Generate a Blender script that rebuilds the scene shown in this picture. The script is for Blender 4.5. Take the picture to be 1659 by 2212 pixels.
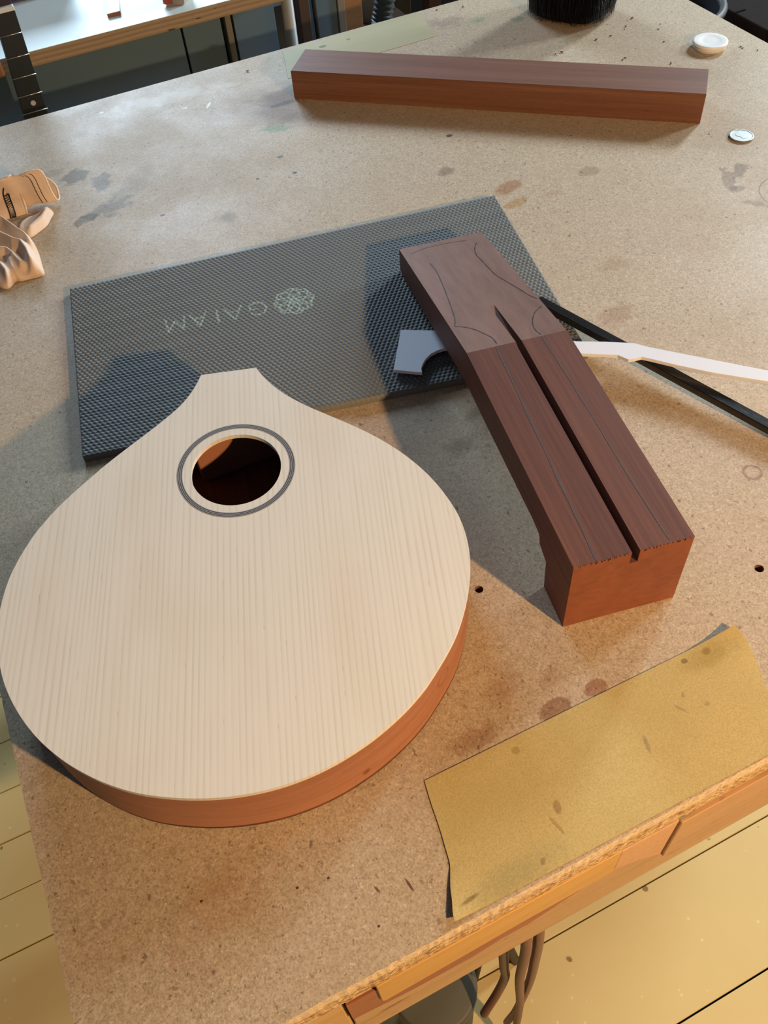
import bpy, bmesh, math, random
import numpy as np
from mathutils import Vector, Matrix

for o in list(bpy.data.objects):
    bpy.data.objects.remove(o)
SC = bpy.context.scene
COL = SC.collection
random.seed(7)
T = 0.85                      # height of the bench top above the floor

# ------------------------------------------------------------------ camera
cam_d = bpy.data.cameras.new('camera')
cam = bpy.data.objects.new('camera', cam_d)
COL.objects.link(cam)
cam_d.sensor_fit = 'VERTICAL'
cam_d.sensor_height = 24.0
cam_d.lens = 24.0 * 1889.07 / 2212.0
cam_d.clip_start = 0.01
Rw = ((0.89863163, -0.37541197, 0.22699572),
      (-0.4342467, -0.68760186, 0.58192224),
      (-0.0623779, -0.62150587, -0.78092218))       # rows: world axes seen by the lens (right, down, forward)
M = Matrix.Identity(4)
for i in range(3):
    M[i][0] = Rw[i][0]; M[i][1] = -Rw[i][1]; M[i][2] = -Rw[i][2]
M[0][3], M[1][3], M[2][3] = 0.0, 0.0, T + 0.49
cam.matrix_world = M
SC.camera = cam

# ------------------------------------------------------------------ light
W = bpy.data.worlds.new('world')
SC.world = W
W.use_nodes = True
W.node_tree.nodes['Background'].inputs[0].default_value = (0.55, 0.68, 0.85, 1)
W.node_tree.nodes['Background'].inputs[1].default_value = 0.08

def aim(o, p):
    o.rotation_euler = (Vector(p) - o.location).to_track_quat('-Z', 'Y').to_euler()

def area(name, loc, to, sx, sy, power, col):
    l = bpy.data.lights.new(name, 'AREA'); l.shape = 'RECTANGLE'
    l.size, l.size_y, l.energy, l.color = sx, sy, power, col
    o = bpy.data.objects.new(name, l); COL.objects.link(o)
    o.location = loc; aim(o, to)
    return o

area('window_light_back', (0.42, 3.0, T + 0.92), (0.3, 0.9, T), 0.75, 0.65, 38.0, (0.62, 0.80, 1.0))
area('window_light_right_pane', (2.75, 0.76, T + 0.84), (0.5, 0.7, T), 0.30, 0.42, 31.0, (0.80, 0.93, 1.0))
area('window_light_right_far_pane', (2.52, 1.66, T + 1.12), (0.5, 0.7, T), 0.30, 0.42, 35.0, (0.80, 0.93, 1.0))
lp = bpy.data.lights.new('work_lamp', 'POINT')
lp.energy = 50.0; lp.color = (1.0, 0.61, 0.28); lp.shadow_soft_size = 0.018
lamp = bpy.data.objects.new('work_lamp', lp); COL.objects.link(lamp)
lamp.location = (0.49, -0.60, T + 0.56)

SC.view_settings.view_transform = 'Standard'
SC.view_settings.look = 'None'
SC.view_settings.exposure = 0.22
SC.view_settings.gamma = 1.0
SC.view_settings.use_curve_mapping = False

# ------------------------------------------------------------------ node helpers
class NT:
    def __init__(s, name, rough=0.6, spec=0.4):
        s.m = bpy.data.materials.new(name); s.m.use_nodes = True
        s.t = s.m.node_tree; s.n = s.t.nodes; s.l = s.t.links
        s.b = s.n['Principled BSDF']
        s.b.inputs['Roughness'].default_value = rough
        s.b.inputs['Specular IOR Level'].default_value = spec
        s._pos = None
    def put(s, sock, v):
        if isinstance(v, bpy.types.NodeSocket): s.l.new(v, sock)
        elif v is not None: sock.default_value = v
    def pos(s):
        if s._pos is None: s._pos = s.n.new('ShaderNodeNewGeometry').outputs['Position']
        return s._pos
    def tc(s, k='Object'):
        return s.n.new('ShaderNodeTexCoord').outputs[k]
    def attr(s, k):
        a = s.n.new('ShaderNodeAttribute'); a.attribute_name = k; return a
    def map(s, v, loc=(0, 0, 0), rot=(0, 0, 0), scale=(1, 1, 1), kind='POINT'):
        n = s.n.new('ShaderNodeMapping'); n.vector_type = kind
        s.l.new(v, n.inputs[0]); n.inputs[1].default_value = loc
        n.inputs[2].default_value = rot; n.inputs[3].default_value = scale
        return n.outputs[0]
    def noise(s, v, scale, detail=2, rough=0.5, dist=0.0, out=0):
        n = s.n.new('ShaderNodeTexNoise'); s.l.new(v, n.inputs['Vector'])
        n.inputs['Scale'].default_value = scale; n.inputs['Detail'].default_value = detail
        n.inputs['Roughness'].default_value = rough; n.inputs['Distortion'].default_value = dist
        return n.outputs[out]
    def voro(s, v, scale, rnd=1.0):
        n = s.n.new('ShaderNodeTexVoronoi'); s.l.new(v, n.inputs['Vector'])
        n.inputs['Scale'].default_value = scale; n.inputs['Randomness'].default_value = rnd
        return n.outputs['Distance'], n.outputs['Color']
    def math(s, op, a, b=None, c=None, clamp=False):
        n = s.n.new('ShaderNodeMath'); n.operation = op; n.use_clamp = clamp
        for i, v in enumerate((a, b, c)): s.put(n.inputs[i], v) if v is not None else None
        return n.outputs[0]
    def vmath(s, op, a, b=None):
        n = s.n.new('ShaderNodeVectorMath'); n.operation = op
        s.put(n.inputs[0], a)
        if b is not None: s.put(n.inputs[1], b)
        return n.outputs['Value'] if op in ('LENGTH', 'DOT_PRODUCT', 'DISTANCE') else n.outputs[0]
    def rng(s, v, a, b, c=0.0, d=1.0, smooth=True):
        n = s.n.new('ShaderNodeMapRange'); n.interpolation_type = 'SMOOTHSTEP' if smooth else 'LINEAR'
        s.put(n.inputs[0], v)
        for i, x in enumerate((a, b, c, d)): n.inputs[i + 1].default_value = x
        return n.outputs[0]
    def ramp(s, v, stops):
        n = s.n.new('ShaderNodeValToRGB'); s.l.new(v, n.inputs[0])
        e = n.color_ramp.elements
        while len(e) < len(stops): e.new(0.5)
        for i, (p, c) in enumerate(stops): e[i].position = p; e[i].color = (*c, 1)
        return n.outputs[0]
    def mix(s, f, a, b, blend='MIX'):
        n = s.n.new('ShaderNodeMix'); n.data_type = 'RGBA'; n.blend_type = blend
        s.put(n.inputs[0], f)
        for k, v in ((6, a), (7, b)):
            if isinstance(v, tuple): v = (*v[:3], 1)
            s.put(n.inputs[k], v)
        return n.outputs[2]
    def sep(s, v):
        n = s.n.new('ShaderNodeSeparateXYZ'); s.l.new(v, n.inputs[0]); return n.outputs
    def bump(s, h, strength=0.3, dist=0.001):
        n = s.n.new('ShaderNodeBump'); n.inputs['Strength'].default_value = strength
        n.inputs['Distance'].default_value = dist; s.l.new(h, n.inputs['Height'])
        s.l.new(n.outputs[0], s.b.inputs['Normal'])
    def col(s, c):
        if isinstance(c, tuple): c = (*c[:3], 1)
        s.put(s.b.inputs['Base Color'], c)
    def stain(s, base, c, col, rx, ry, ang=0.0, k=1.0, soft=0.5, warp=None, amp=0.9, ring=None, zc=None):
        """a mark of its own shape on the surface: an uneven blob (or ring) about c in world x, y"""
        v = s.map(s.pos(), (c[0], c[1], zc or 0), (0, 0, math.radians(ang)), (rx, ry, 1 if zc is None else ry), 'TEXTURE')
        if zc is None: v = s.vmath('MULTIPLY', v, (1, 1, 0))
        d = s.vmath('LENGTH', v)
        if warp is not None: d = s.math('MULTIPLY_ADD', warp, amp, d)
        if ring:
            d = s.math('ABSOLUTE', s.math('SUBTRACT', d, 1.0))
            f = s.rng(d, ring, 0.0, 0.0, k)
        else:
            f = s.rng(d, 1.0, 1.0 - soft, 0.0, k)
        return s.mix(f, base, col, 'MULTIPLY')

def plain(name, col, rough=0.6, spec=0.4, metal=0.0, var=0.06, scale=60.0, bump=0.0):
    n = NT(name, rough, spec)
    f = n.noise(n.tc(), scale, 3)
    a = tuple(max(0, x * (1 - var)) for x in col); b = tuple(min(1, x * (1 + var)) for x in col)
    n.col(n.mix(f, a, b)); n.b.inputs['Metallic'].default_value = metal
    if bump: n.bump(f, bump, 0.0006)
    return n.m

# ------------------------------------------------------------------ object helpers
def link(name, me, mat, parent=None, smooth=False):
    o = bpy.data.objects.new(name, me); COL.objects.link(o)
    if mat is not None:
        for m in (mat if isinstance(mat, (list, tuple)) else [mat]): me.materials.append(m)
    if smooth:
        me.polygons.foreach_set('use_smooth', [True] * len(me.polygons))
    if parent is not None: o.parent = parent
    return o

def origin(parent):
    """world position of a parent Empty (things are built with unrotated Empties)"""
    p = Vector((0, 0, 0))
    while parent is not None:
        p += parent.location; parent = parent.parent
    return p

def pyobj(name, verts, faces, mat, parent=None, smooth=False, loc=None, uvs=None):
    """verts are world positions; the object sits at loc (or at its parent's origin)"""
    org = origin(parent)
    base = org if loc is None else Vector(loc)
    me = bpy.data.meshes.new(name)
    me.from_pydata([tuple(Vector(v) - base) for v in verts], [], faces)
    me.update()
    o = link(name, me, mat, parent, smooth)
    o.location = base - org
    return o

def bmobj(name, bm, mat, parent=None, smooth=False, loc=None, recalc=True):
    org = origin(parent)
    base = org if loc is None else Vector(loc)
    bmesh.ops.translate(bm, verts=bm.verts, vec=-base)
    if recalc: bmesh.ops.recalc_face_normals(bm, faces=bm.faces)
    me = bpy.data.meshes.new(name); bm.to_mesh(me); bm.free()
    o = link(name, me, mat, parent, smooth)
    o.location = base - org
    return o

def empty(name, loc):
    o = bpy.data.objects.new(name, None); COL.objects.link(o)
    o.location = loc; o.empty_display_size = 0.02
    return o

def tag(o, label, cat, group=None):
    o['label'] = label; o['category'] = cat
    if group: o['group'] = group
    return o

def struct(o):
    o['kind'] = 'structure'; return o

def box_bm(x0, x1, y0, y1, z0, z1, bev=0.0, seg=2):
    bm = bmesh.new()
    bmesh.ops.create_cube(bm, size=1.0)
    for v in bm.verts:
        v.co = Vector(((x0 + x1) / 2 + v.co.x * (x1 - x0), (y0 + y1) / 2 + v.co.y * (y1 - y0), (z0 + z1) / 2 + v.co.z * (z1 - z0)))
    if bev: bmesh.ops.bevel(bm, geom=bm.edges[:], offset=bev, segments=seg, affect='EDGES', profile=0.5)
    return bm

def box(name, x0, x1, y0, y1, z0, z1, mat, parent=None, bev=0.001, loc=None):
    return bmobj(name, box_bm(x0, x1, y0, y1, z0, z1, bev), mat, parent, loc=loc)

def prism_bm(poly, z0, z1, bev=0.0, seg=2):
    """upright prism over a plan polygon; z0 / z1 numbers or functions of x, y"""
    f0 = z0 if callable(z0) else (lambda x, y: z0)
    f1 = z1 if callable(z1) else (lambda x, y: z1)
    bm = bmesh.new()
    lo = [bm.verts.new((x, y, f0(x, y))) for x, y in poly]
    hi = [bm.verts.new((x, y, f1(x, y))) for x, y in poly]
    n = len(poly)
    bm.faces.new(lo[::-1]); top = bm.faces.new(hi)
    for i in range(n): bm.faces.new((lo[i], lo[(i + 1) % n], hi[(i + 1) % n], hi[i]))
    bmesh.ops.recalc_face_normals(bm, faces=bm.faces)
    if bev: bmesh.ops.bevel(bm, geom=bm.edges[:], offset=bev, segments=seg, affect='EDGES', profile=0.5)
    return bm

def tube_bm(pts, r, seg=10, closed=False, bm=None, flat=None):
    bm = bm or bmesh.new()
    P = [Vector(p) for p in pts]; n = len(P); rings = []
    up = Vector((0, 0, 1)); prev = None
    for i, p in enumerate(P):
        a = P[(i - 1) % n] if (closed or i > 0) else p
        b = P[(i + 1) % n] if (closed or i < n - 1) else p
        d = (b - a).normalized()
        if prev is None:
            u = d.cross(up)
            if u.length < 1e-3: u = d.cross(Vector((1, 0, 0)))
            u.normalize()
        else:
            u = (prev - d * prev.dot(d)).normalized()
        prev = u; v = d.cross(u)
        rr = r[i] if isinstance(r, (list, tuple)) else r
        rings.append([bm.verts.new(p + (u * math.cos(t) + v * math.sin(t) * (flat or 1)) * rr) for t in [2 * math.pi * k / seg for k in range(seg)]])
    m = n if closed else n - 1
    for i in range(m):
        A, B = rings[i], rings[(i + 1) % n]
        for k in range(seg): bm.faces.new((A[k], A[(k + 1) % seg], B[(k + 1) % seg], B[k]))
    if not closed:
        bm.faces.new(rings[0][::-1]); bm.faces.new(rings[-1])
    return bm

def lathe_bm(prof, cx, cy, seg=48, sx=1.0, sy=1.0):
    bm = bmesh.new(); rings = []
    for r, z in prof:
        if r < 1e-6: rings.append([bm.verts.new((cx, cy, z))])
        else: rings.append([bm.verts.new((cx + sx * r * math.cos(2 * math.pi * k / seg), cy + sy * r * math.sin(2 * math.pi * k / seg), z)) for k in range(seg)])
    for A, B in zip(rings, rings[1:]):
        if len(A) == 1 and len(B) == 1: continue
        for k in range(seg):
            k2 = (k + 1) % seg
            if len(A) == 1: bm.faces.new((A[0], B[k], B[k2]))
            elif len(B) == 1: bm.faces.new((A[k], A[k2], B[0]))
            else: bm.faces.new((A[k], A[k2], B[k2], B[k]))
    return bm

def catmull(pts, n, closed=False):
    P = [Vector(p) for p in pts]; out = []; m = len(P)
    segs = m if closed else m - 1
    for i in range(segs):
        if closed: a, b, c, d = P[(i - 1) % m], P[i], P[(i + 1) % m], P[(i + 2) % m]
        else: a, b, c, d = P[max(i - 1, 0)], P[i], P[i + 1], P[min(i + 2, m - 1)]
        for k in range(n):
            t = k / n
            out.append(0.5 * ((2 * b) + (c - a) * t + (2 * a - 5 * b + 4 * c - d) * t * t + (3 * b - a - 3 * c + d) * t ** 3))
    if not closed: out.append(P[-1])
    return out

# ------------------------------------------------------------------ materials
def mat_chipboard():
    n = NT('chipboard', 0.5, 0.45)
    p = n.pos()
    d = n.noise(p, 260, 2, 0.5, out=1)
    q = n.vmath('ADD', p, n.vmath('MULTIPLY', n.vmath('SUBTRACT', d, (0.5, 0.5, 0.5)), (0.005, 0.005, 0.0)))
    dist, cell = n.voro(n.map(q, scale=(1, 1.25, 1)), 430)
    r = n.sep(cell)
    fl = n.ramp(r[0], [(0.0, (0.365, 0.285, 0.195)), (0.3, (0.46, 0.37, 0.265)), (0.75, (0.53, 0.435, 0.32)), (1.0, (0.66, 0.565, 0.44))])
    fine = n.noise(n.map(p, scale=(1, 0.8, 1)), 950, 5, 0.72)
    c = n.mix(0.62, fl, n.ramp(fine, [(0.32, (0.19, 0.135, 0.08)), (0.5, (0.50, 0.405, 0.295)), (0.70, (0.78, 0.68, 0.54))]))
    big = n.noise(p, 9, 4, 0.6)
    c = n.mix(n.rng(big, 0.35, 0.72, 0.0, 0.30), c, (0.42, 0.32, 0.225))
    mid = n.noise(p, 45, 3, 0.6)
    c = n.mix(n.rng(mid, 0.5, 0.75, 0.0, 0.22), c, (0.38, 0.29, 0.20))
    # dark flecks of bark and resin
    d2, c2 = n.voro(n.map(q, loc=(3.1, 1.7, 0), scale=(1, 0.7, 1)), 200)
    s2 = n.sep(c2)
    f2 = n.math('MULTIPLY', n.rng(s2[0], 0.84, 0.88), n.rng(d2, 0.26, 0.13))
    c = n.mix(n.math('MULTIPLY', f2, 0.6), c, n.mix(s2[1], (0.05, 0.022, 0.012), (0.30, 0.16, 0.08)))
    d3, c3 = n.voro(n.map(q, loc=(7.3, 2.9, 0)), 620)
    s3 = n.sep(c3)
    f3 = n.math('MULTIPLY', n.rng(s3[0], 0.86, 0.90), n.rng(d3, 0.40, 0.20))
    c = n.mix(n.math('MULTIPLY', f3, 0.6), c, (0.12, 0.06, 0.035))
    f4 = n.math('MULTIPLY', n.rng(s3[1], 0.86, 0.9), n.rng(d3, 0.40, 0.22))
    c = n.mix(n.math('MULTIPLY', f4, 0.55), c, (0.80, 0.67, 0.50))
    w = n.math('SUBTRACT', n.noise(p, 85, 4, 0.65), 0.5)
    w2 = n.math('SUBTRACT', n.noise(p, 38, 3, 0.6), 0.5)
    G = (0.42, 0.43, 0.42); BR = (0.62, 0.40, 0.26); DK = (0.30, 0.24, 0.20); GR = (0.55, 0.85, 0.72)
    for a in [
        ((0.050, 0.940), G, 0.020, 0.014, 30, 0.9, 0.35, w, 2.2), ((0.072, 0.912), G, 0.010, 0.022, -20, 0.8, 0.4, w, 2.6),
        ((0.070, 0.860), G, 0.034, 0.016, 15, 0.75, 0.5, w, 2.4), ((0.040, 0.852), G, 0.018, 0.008, 10, 0.8, 0.4, w, 2.4),
        ((0.030, 0.960), G, 0.02, 0.010, 10, 0.4, 0.6, w, 2.0), ((0.098, 0.885), G, 0.02, 0.05, -40, 0.35, 0.8, w2, 2.0),
        ((0.276, 0.916), GR, 0.020, 0.007, -25, 0.9, 0.4, w, 2.6), ((0.598, 1.030), GR, 0.014, 0.010, 0, 0.7, 0.5, w, 2.4),
        ((0.641, 1.005), GR, 0.010, 0.008, 0, 0.8, 0.4, w, 2.2), ((0.56, 1.05), G, 0.03, 0.02, 0, 0.45, 0.6, w, 2.4),
        ((0.302, 0.966), DK, 0.018, 0.006, 5, 0.7, 0.5, w, 2.2), ((0.300, 0.980), (0.62, 0.55, 0.5), 0.040, 0.024, -20, 0.7, 0.6, w, 1.8),  # wide grey-brown mark paints the beam's window shadow over a stain
        ((0.290, 0.930), G, 0.03, 0.012, 0, 0.35, 0.7, w, 2.2), ((0.394, 0.739), DK, 0.012, 0.010, 0, 0.55, 0.7, w, 2.0),
        ((0.518, 0.662), (0.6, 0.52, 0.45), 0.016, 0.012, 0, 0.6, 0.6, w, 1.6), ((0.168, 0.779), G, 0.016, 0.012, 0, 0.55, 0.7, w, 2.0),
        ((0.4325, 0.6797), (0.70, 0.42, 0.24), 0.021, 0.010, 15, 0.75, 0.35, w, 0.9), ((0.425, 0.652), (0.85, 0.66, 0.42), 0.016, 0.008, 10, 0.8, 0.4, w, 1.8),
        ((0.463, 0.648), (0.8, 0.62, 0.45), 0.012, 0.006, 0, 0.4, 0.6, w, 2.0),
        ((0.624, 0.580), (0.55, 0.47, 0.43), 0.022, 0.008, 60, 0.75, 0.35, w, 2.2), ((0.643, 0.586), DK, 0.020, 0.008, 30, 0.6, 0.4, w, 2.4),
        ((0.618, 0.562), (0.6, 0.55, 0.52), 0.010, 0.006, 0, 0.7, 0.4, w, 2.0), ((0.617, 0.534), (0.55, 0.5, 0.46), 0.020, 0.006, -50, 0.7, 0.5, w, 2.0),
        ((0.451, 0.522), BR, 0.022, 0.015, 0, 0.35, 0.8, w, 1.4), ((0.410, 0.464), BR, 0.026, 0.014, 20, 0.45, 0.7, w, 1.4),
        ((0.224, 0.395), DK, 0.020, 0.012, 0, 0.45, 0.8, w, 1.6), ((0.248, 0.420), DK, 0.014, 0.008, 20, 0.4, 0.8, w, 1.6),
        ((0.1668, 0.1795), (0.52, 0.33, 0.22), 0.0125, 0.0075, 10, 0.8, 0.25, w, 0.8), ((0.1960, 0.1800), (0.60, 0.36, 0.24), 0.0085, 0.006, 0, 0.8, 0.25, w, 0.8),
        ((0.176, 0.200), BR, 0.016, 0.010, 30, 0.35, 0.8, w, 1.8), ((0.118, 0.186), (0.62, 0.42, 0.34), 0.020, 0.010, 0, 0.6, 0.6, w, 1.8),
        ((0.145, 0.205), (0.62, 0.40, 0.28), 0.02, 0.012, 30, 0.4, 0.8, w, 1.8), ((-0.05, 0.165), (0.8, 0.55, 0.32), 0.05, 0.03, 10, 0.5, 0.9, w2, 1.4),
        ((0.36, 0.98), (0.8, 0.62, 0.4), 0.10, 0.015, -40, 0.4, 0.8, w2, 1.4), ((0.56, 0.88), (0.85, 0.66, 0.42), 0.12, 0.02, -40, 0.35, 0.8, w2, 1.4),
        ((0.2563, 0.8581), (0.25, 0.45, 0.75), 0.0042, 0.0030, 0, 0.9, 0.4, w, 0.8), ((0.2582, 0.8203), (0.12, 0.1, 0.12), 0.0030, 0.0026, 0, 0.95, 0.3, w, 0.5),
        ((0.4311, 0.7994), (0.2, 0.12, 0.08), 0.0040, 0.0030, 0, 0.95, 0.3, w, 0.5), ((0.2200, 0.8300), (0.2, 0.15, 0.12), 0.0022, 0.002, 0, 0.9, 0.3, w, 0.5),
        ((0.1120, 0.8180), (0.25, 0.14, 0.08), 0.0030, 0.0022, 0, 0.9, 0.3, w, 0.5), ((0.298, 0.845), (0.4, 0.75, 0.8), 0.003, 0.0022, 0, 0.8, 0.4, w, 0.8),
        ((0.0435, 0.1290), (0.25, 0.12, 0.10), 0.0008, 0.0045, 8, 0.9, 0.4, w, 0.9), ((0.0270, 0.1350), (0.35, 0.12, 0.10), 0.0008, 0.003, 20, 0.9, 0.4, w, 0.9),
        ((0.006, 0.152), (0.14, 0.07, 0.05), 0.0010, 0.0008, 0, 0.95, 0.3, w, 0.4), ((-0.011, 0.155), (0.14, 0.07, 0.05), 0.0010, 0.0008, 0, 0.95, 0.3, w, 0.4),
        ((0.020, 0.118), (0.14, 0.05, 0.06), 0.0010, 0.0008, 0, 0.95, 0.3, w, 0.4), ((-0.06, 0.172), (0.14, 0.05, 0.06), 0.0010, 0.0008, 0, 0.95, 0.3, w, 0.4),
    ]:
        c = n.stain(c, a[0], a[1], a[2], a[3], a[4], a[5], a[6], a[7], a[8])
    c = n.stain(c, (0.3916, 0.2707), (0.55, 0.32, 0.24), 0.0062, 0.0062, 0, 0.75, warp=w, amp=0.3, ring=0.32)
    c = n.stain(c, (0.6590, 0.5290), (0.42, 0.36, 0.32), 0.031, 0.031, 0, 0.85, warp=w, amp=0.02, ring=0.035)
    # window sheen painted as a whitish patch, and dried glue near the far left edge
    for cc, rx, ry, an, k in (((0.19, 1.055), 0.10, 0.018, -6, 0.5), ((0.2258, 1.0103), 0.010, 0.0022, 55, 0.95), ((0.1115, 1.0647), 0.004, 0.003, 0, 0.95), ((0.2, 1.02), 0.004, 0.002, 0, 0.7)):
        v = n.map(p, (cc[0], cc[1], 0), (0, 0, math.radians(an)), (rx, ry, 1), 'TEXTURE')
        dd = n.math('MULTIPLY_ADD', w, 2.2 if k < 0.9 else 0.9, n.vmath('LENGTH', n.vmath('MULTIPLY', v, (1, 1, 0))))
        c = n.mix(n.rng(dd, 1.0, 0.5, 0.0, k), c, (0.86, 0.88, 0.86) if k > 0.6 else (0.66, 0.62, 0.54))
    c = n.mix(1.0, c, (0.96, 0.935, 0.875), 'MULTIPLY')
    n.col(c)
    n.bump(n.math('ADD', n.math('MULTIPLY', fine, 0.5), r[1]), 0.10, 0.0004)
    n.put(n.b.inputs['Roughness'], n.rng(big, 0.3, 0.7, 0.50, 0.64))
    return n.m

def mat_chip_edge():
    n = NT('chipboard_raw_edge', 0.85, 0.2)
    p = n.pos()
    dist, cell = n.voro(n.map(p, scale=(1, 1, 1.5)), 420)
    r = n.sep(cell)
    c = n.ramp(r[0], [(0.0, (0.34, 0.20, 0.08)), (0.25, (0.52, 0.34, 0.16)), (0.7, (0.68, 0.49, 0.27)), (1.0, (0.85, 0.70, 0.48))])
    d2, c2 = n.voro(n.map(p, scale=(0.6, 0.6, 1.5)), 480)
    c = n.mix(n.rng(n.sep(c2)[0], 0.85, 0.9, 0, 0.7), c, (0.22, 0.11, 0.04))
    zz = n.math('MULTIPLY_ADD', n.noise(p, 120, 3), 0.006, n.sep(p)[2])
    c = n.mix(n.rng(zz, T - 0.012, T - 0.006, 0.0, 0.6), c, (0.84, 0.72, 0.54))          # paler crumbled core along the top arris
    n.col(c)
    n.bump(n.math('ADD', r[1], n.noise(p, 900, 3)), 0.6, 0.0010)
    return n.m

def wood(name, stops, ang=0.0, along=6.0, across=240.0, rough=0.45, spec=0.4, coord='pos', pore=(0.03, 0.012, 0.008), pk=0.5, seed=0.0, broad=None, plane='xy'):
    n = NT(name, rough, spec)
    v = n.pos() if coord == 'pos' else n.tc(coord)
    v = n.map(v, (seed, seed, 0), (0, 0, -ang))
    f = n.noise(n.map(v, scale=(along, across, across)), 1.0, 4, 0.6, 0.4)
    g = n.noise(n.map(v, scale=(along * 0.4, across * 0.12, across * 0.12)), 1.0, 3, 0.5, 0.6)
    t = n.math('ADD', n.math('MULTIPLY', f, 0.55), n.math('MULTIPLY', g, 0.45))
    c = n.ramp(t, stops)
    s = n.noise(n.map(v, scale=(along * 22, across * 5.5, across * 5.5)), 1.0, 2, 0.5)
    c = n.mix(n.rng(s, 0.60, 0.70, 0.0, pk), c, pore)
    if broad:
        b = n.noise(n.map(v, scale=(7, 11, 9)), 1.0, 3, 0.5)
        c = n.mix(n.rng(b, 0.45, 0.7, 0, broad[0]), c, broad[1])
    n.col(c)
    n.bump(n.math('SUBTRACT', f, n.math('MULTIPLY', n.rng(s, 0.58, 0.7), 0.8)), 0.07, 0.0003)
    return n, c, v

MAH = [(0.30, (0.084, 0.029, 0.017)), (0.5, (0.130, 0.046, 0.026)), (0.72, (0.188, 0.072, 0.042))]
UA = math.atan2(0.9822, 0.188)
mN, _, _ = wood('mahogany_neck_saw_face', MAH, UA, 10, 520, 0.55, 0.32, pk=0.30)
m_neck = mN.m
mN, _, _ = wood('mahogany_headstock_face', [(0.3, (0.165, 0.082, 0.056)), (0.5, (0.215, 0.112, 0.079)), (0.75, (0.275, 0.152, 0.110))], UA, 5, 170, 0.5, 0.42, pk=0.12)
m_neckhead = mN.m
mN, _, _ = wood('mahogany_end_grain', [(0.3, (0.175, 0.054, 0.026)), (0.55, (0.23, 0.074, 0.036)), (0.8, (0.29, 0.10, 0.050))], UA + 1.5708, 120, 300, 0.55, 0.35, pk=0.3, broad=(0.5, (0.20, 0.060, 0.026)))
m_neckend = mN.m
mN, _, _ = wood('mahogany_beam', [(0.3, (0.125, 0.050, 0.027)), (0.5, (0.178, 0.076, 0.042)), (0.75, (0.25, 0.116, 0.068))], math.atan2(-0.2915, 0.3486), 6, 420, 0.52, 0.36, pk=0.35, seed=2.0)
m_beam = mN.m
m_chip = mat_chipboard()
m_edge = mat_chip_edge()

def mat_spruce():
    n = NT('spruce_soundboard', 0.5, 0.35)
    v = n.map(n.pos(), (0, 0, 0), (0, 0, -math.radians(70.5)))       # x runs along the grain
    wob = n.noise(n.map(v, scale=(3, 40, 1)), 1.0, 2)
    s = n.sep(v)
    slow = n.noise(n.map(v, scale=(0.5, 26, 1)), 1.0, 2)
    y = n.math('ADD', n.math('MULTIPLY_ADD', wob, 0.0014, s[1]), n.math('MULTIPLY', slow, 0.016))
    k = n.math('FRACT', n.math('MULTIPLY', y, 1 / 0.0037))
    l1 = n.math('MULTIPLY', n.rng(k, 0.45, 0.93), n.rng(k, 1.0, 0.95))
    cmb2 = n.n.new('ShaderNodeCombineXYZ')
    n.l.new(n.math('MULTIPLY', s[0], 6.0), cmb2.inputs[0]); n.l.new(n.math('MULTIPLY', y, 900), cmb2.inputs[1])
    g2 = n.noise(cmb2.outputs[0], 1.0, 2.0, 0.5)
    br = n.rng(n.noise(n.map(v, scale=(14, 120, 1)), 1.0, 2), 0.30, 0.70, 0.25, 1.0)
    c = n.mix(g2, (0.715, 0.685, 0.605), (0.775, 0.75, 0.68))
    c = n.mix(n.math('MULTIPLY', l1, n.math('MULTIPLY', br, 0.29)), c, (0.40, 0.35, 0.27))
    big = n.noise(n.map(v, scale=(8, 24, 1)), 1.0, 3)
    c = n.mix(n.rng(big, 0.45, 0.75, 0, 0.30), c, (0.66, 0.57, 0.44))
    crack = n.math('MULTIPLY', n.rng(k, 0.82, 0.93), n.rng(n.noise(n.map(v, scale=(60, 150, 1)), 1.0, 2), 0.66, 0.74))
    c = n.mix(n.math('MULTIPLY', crack, 0.35), c, (0.28, 0.22, 0.15))
    n.col(c); n.bump(n.math('SUBTRACT', g2, n.math('MULTIPLY', l1, 0.8)), 0.05, 0.0003)
    return n.m
m_spruce = mat_spruce()

def mat_rim():
    n = NT('mahogany_rim', 0.5, 0.35)
    v = n.tc('UV')
    f = n.noise(n.map(v, scale=(9, 160, 1)), 1.0, 4, 0.6, 0.5)
    g = n.noise(n.map(v, scale=(4, 16, 1)), 1.0, 3, 0.5, 0.6)
    t = n.math('ADD', n.math('MULTIPLY', f, 0.5), n.math('MULTIPLY', g, 0.5))
    c = n.ramp(t, [(0.3, (0.27, 0.115, 0.064)), (0.5, (0.37, 0.165, 0.095)), (0.75, (0.47, 0.225, 0.135))])
    s = n.noise(n.map(v, scale=(160, 1300, 1)), 1.0, 2)
    c = n.mix(n.rng(s, 0.60, 0.70, 0, 0.35), c, (0.13, 0.045, 0.02))
    w = n.math('SUBTRACT', n.noise(n.pos(), 85, 3), 0.5)
    c = n.stain(c, (0.1120, 0.2165), (0.66, 0.5, 0.45), 0.0062, 0.0062, 0, 0.6, warp=w, amp=0.2, ring=0.30, zc=T + 0.026)
    c = n.stain(c, (0.0485, 0.1905), (0.5, 0.38, 0.32), 0.004, 0.004, 0, 0.8, 0.5, w, 0.8, zc=T + 0.012)
    n.col(c); n.bump(f, 0.12, 0.0004)
    return n.m
m_rim = mat_rim()
mN, _, _ = wood('mahogany_inside', MAH, UA, 7, 200, 0.6, 0.3)
m_inside = mN.m

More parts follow.
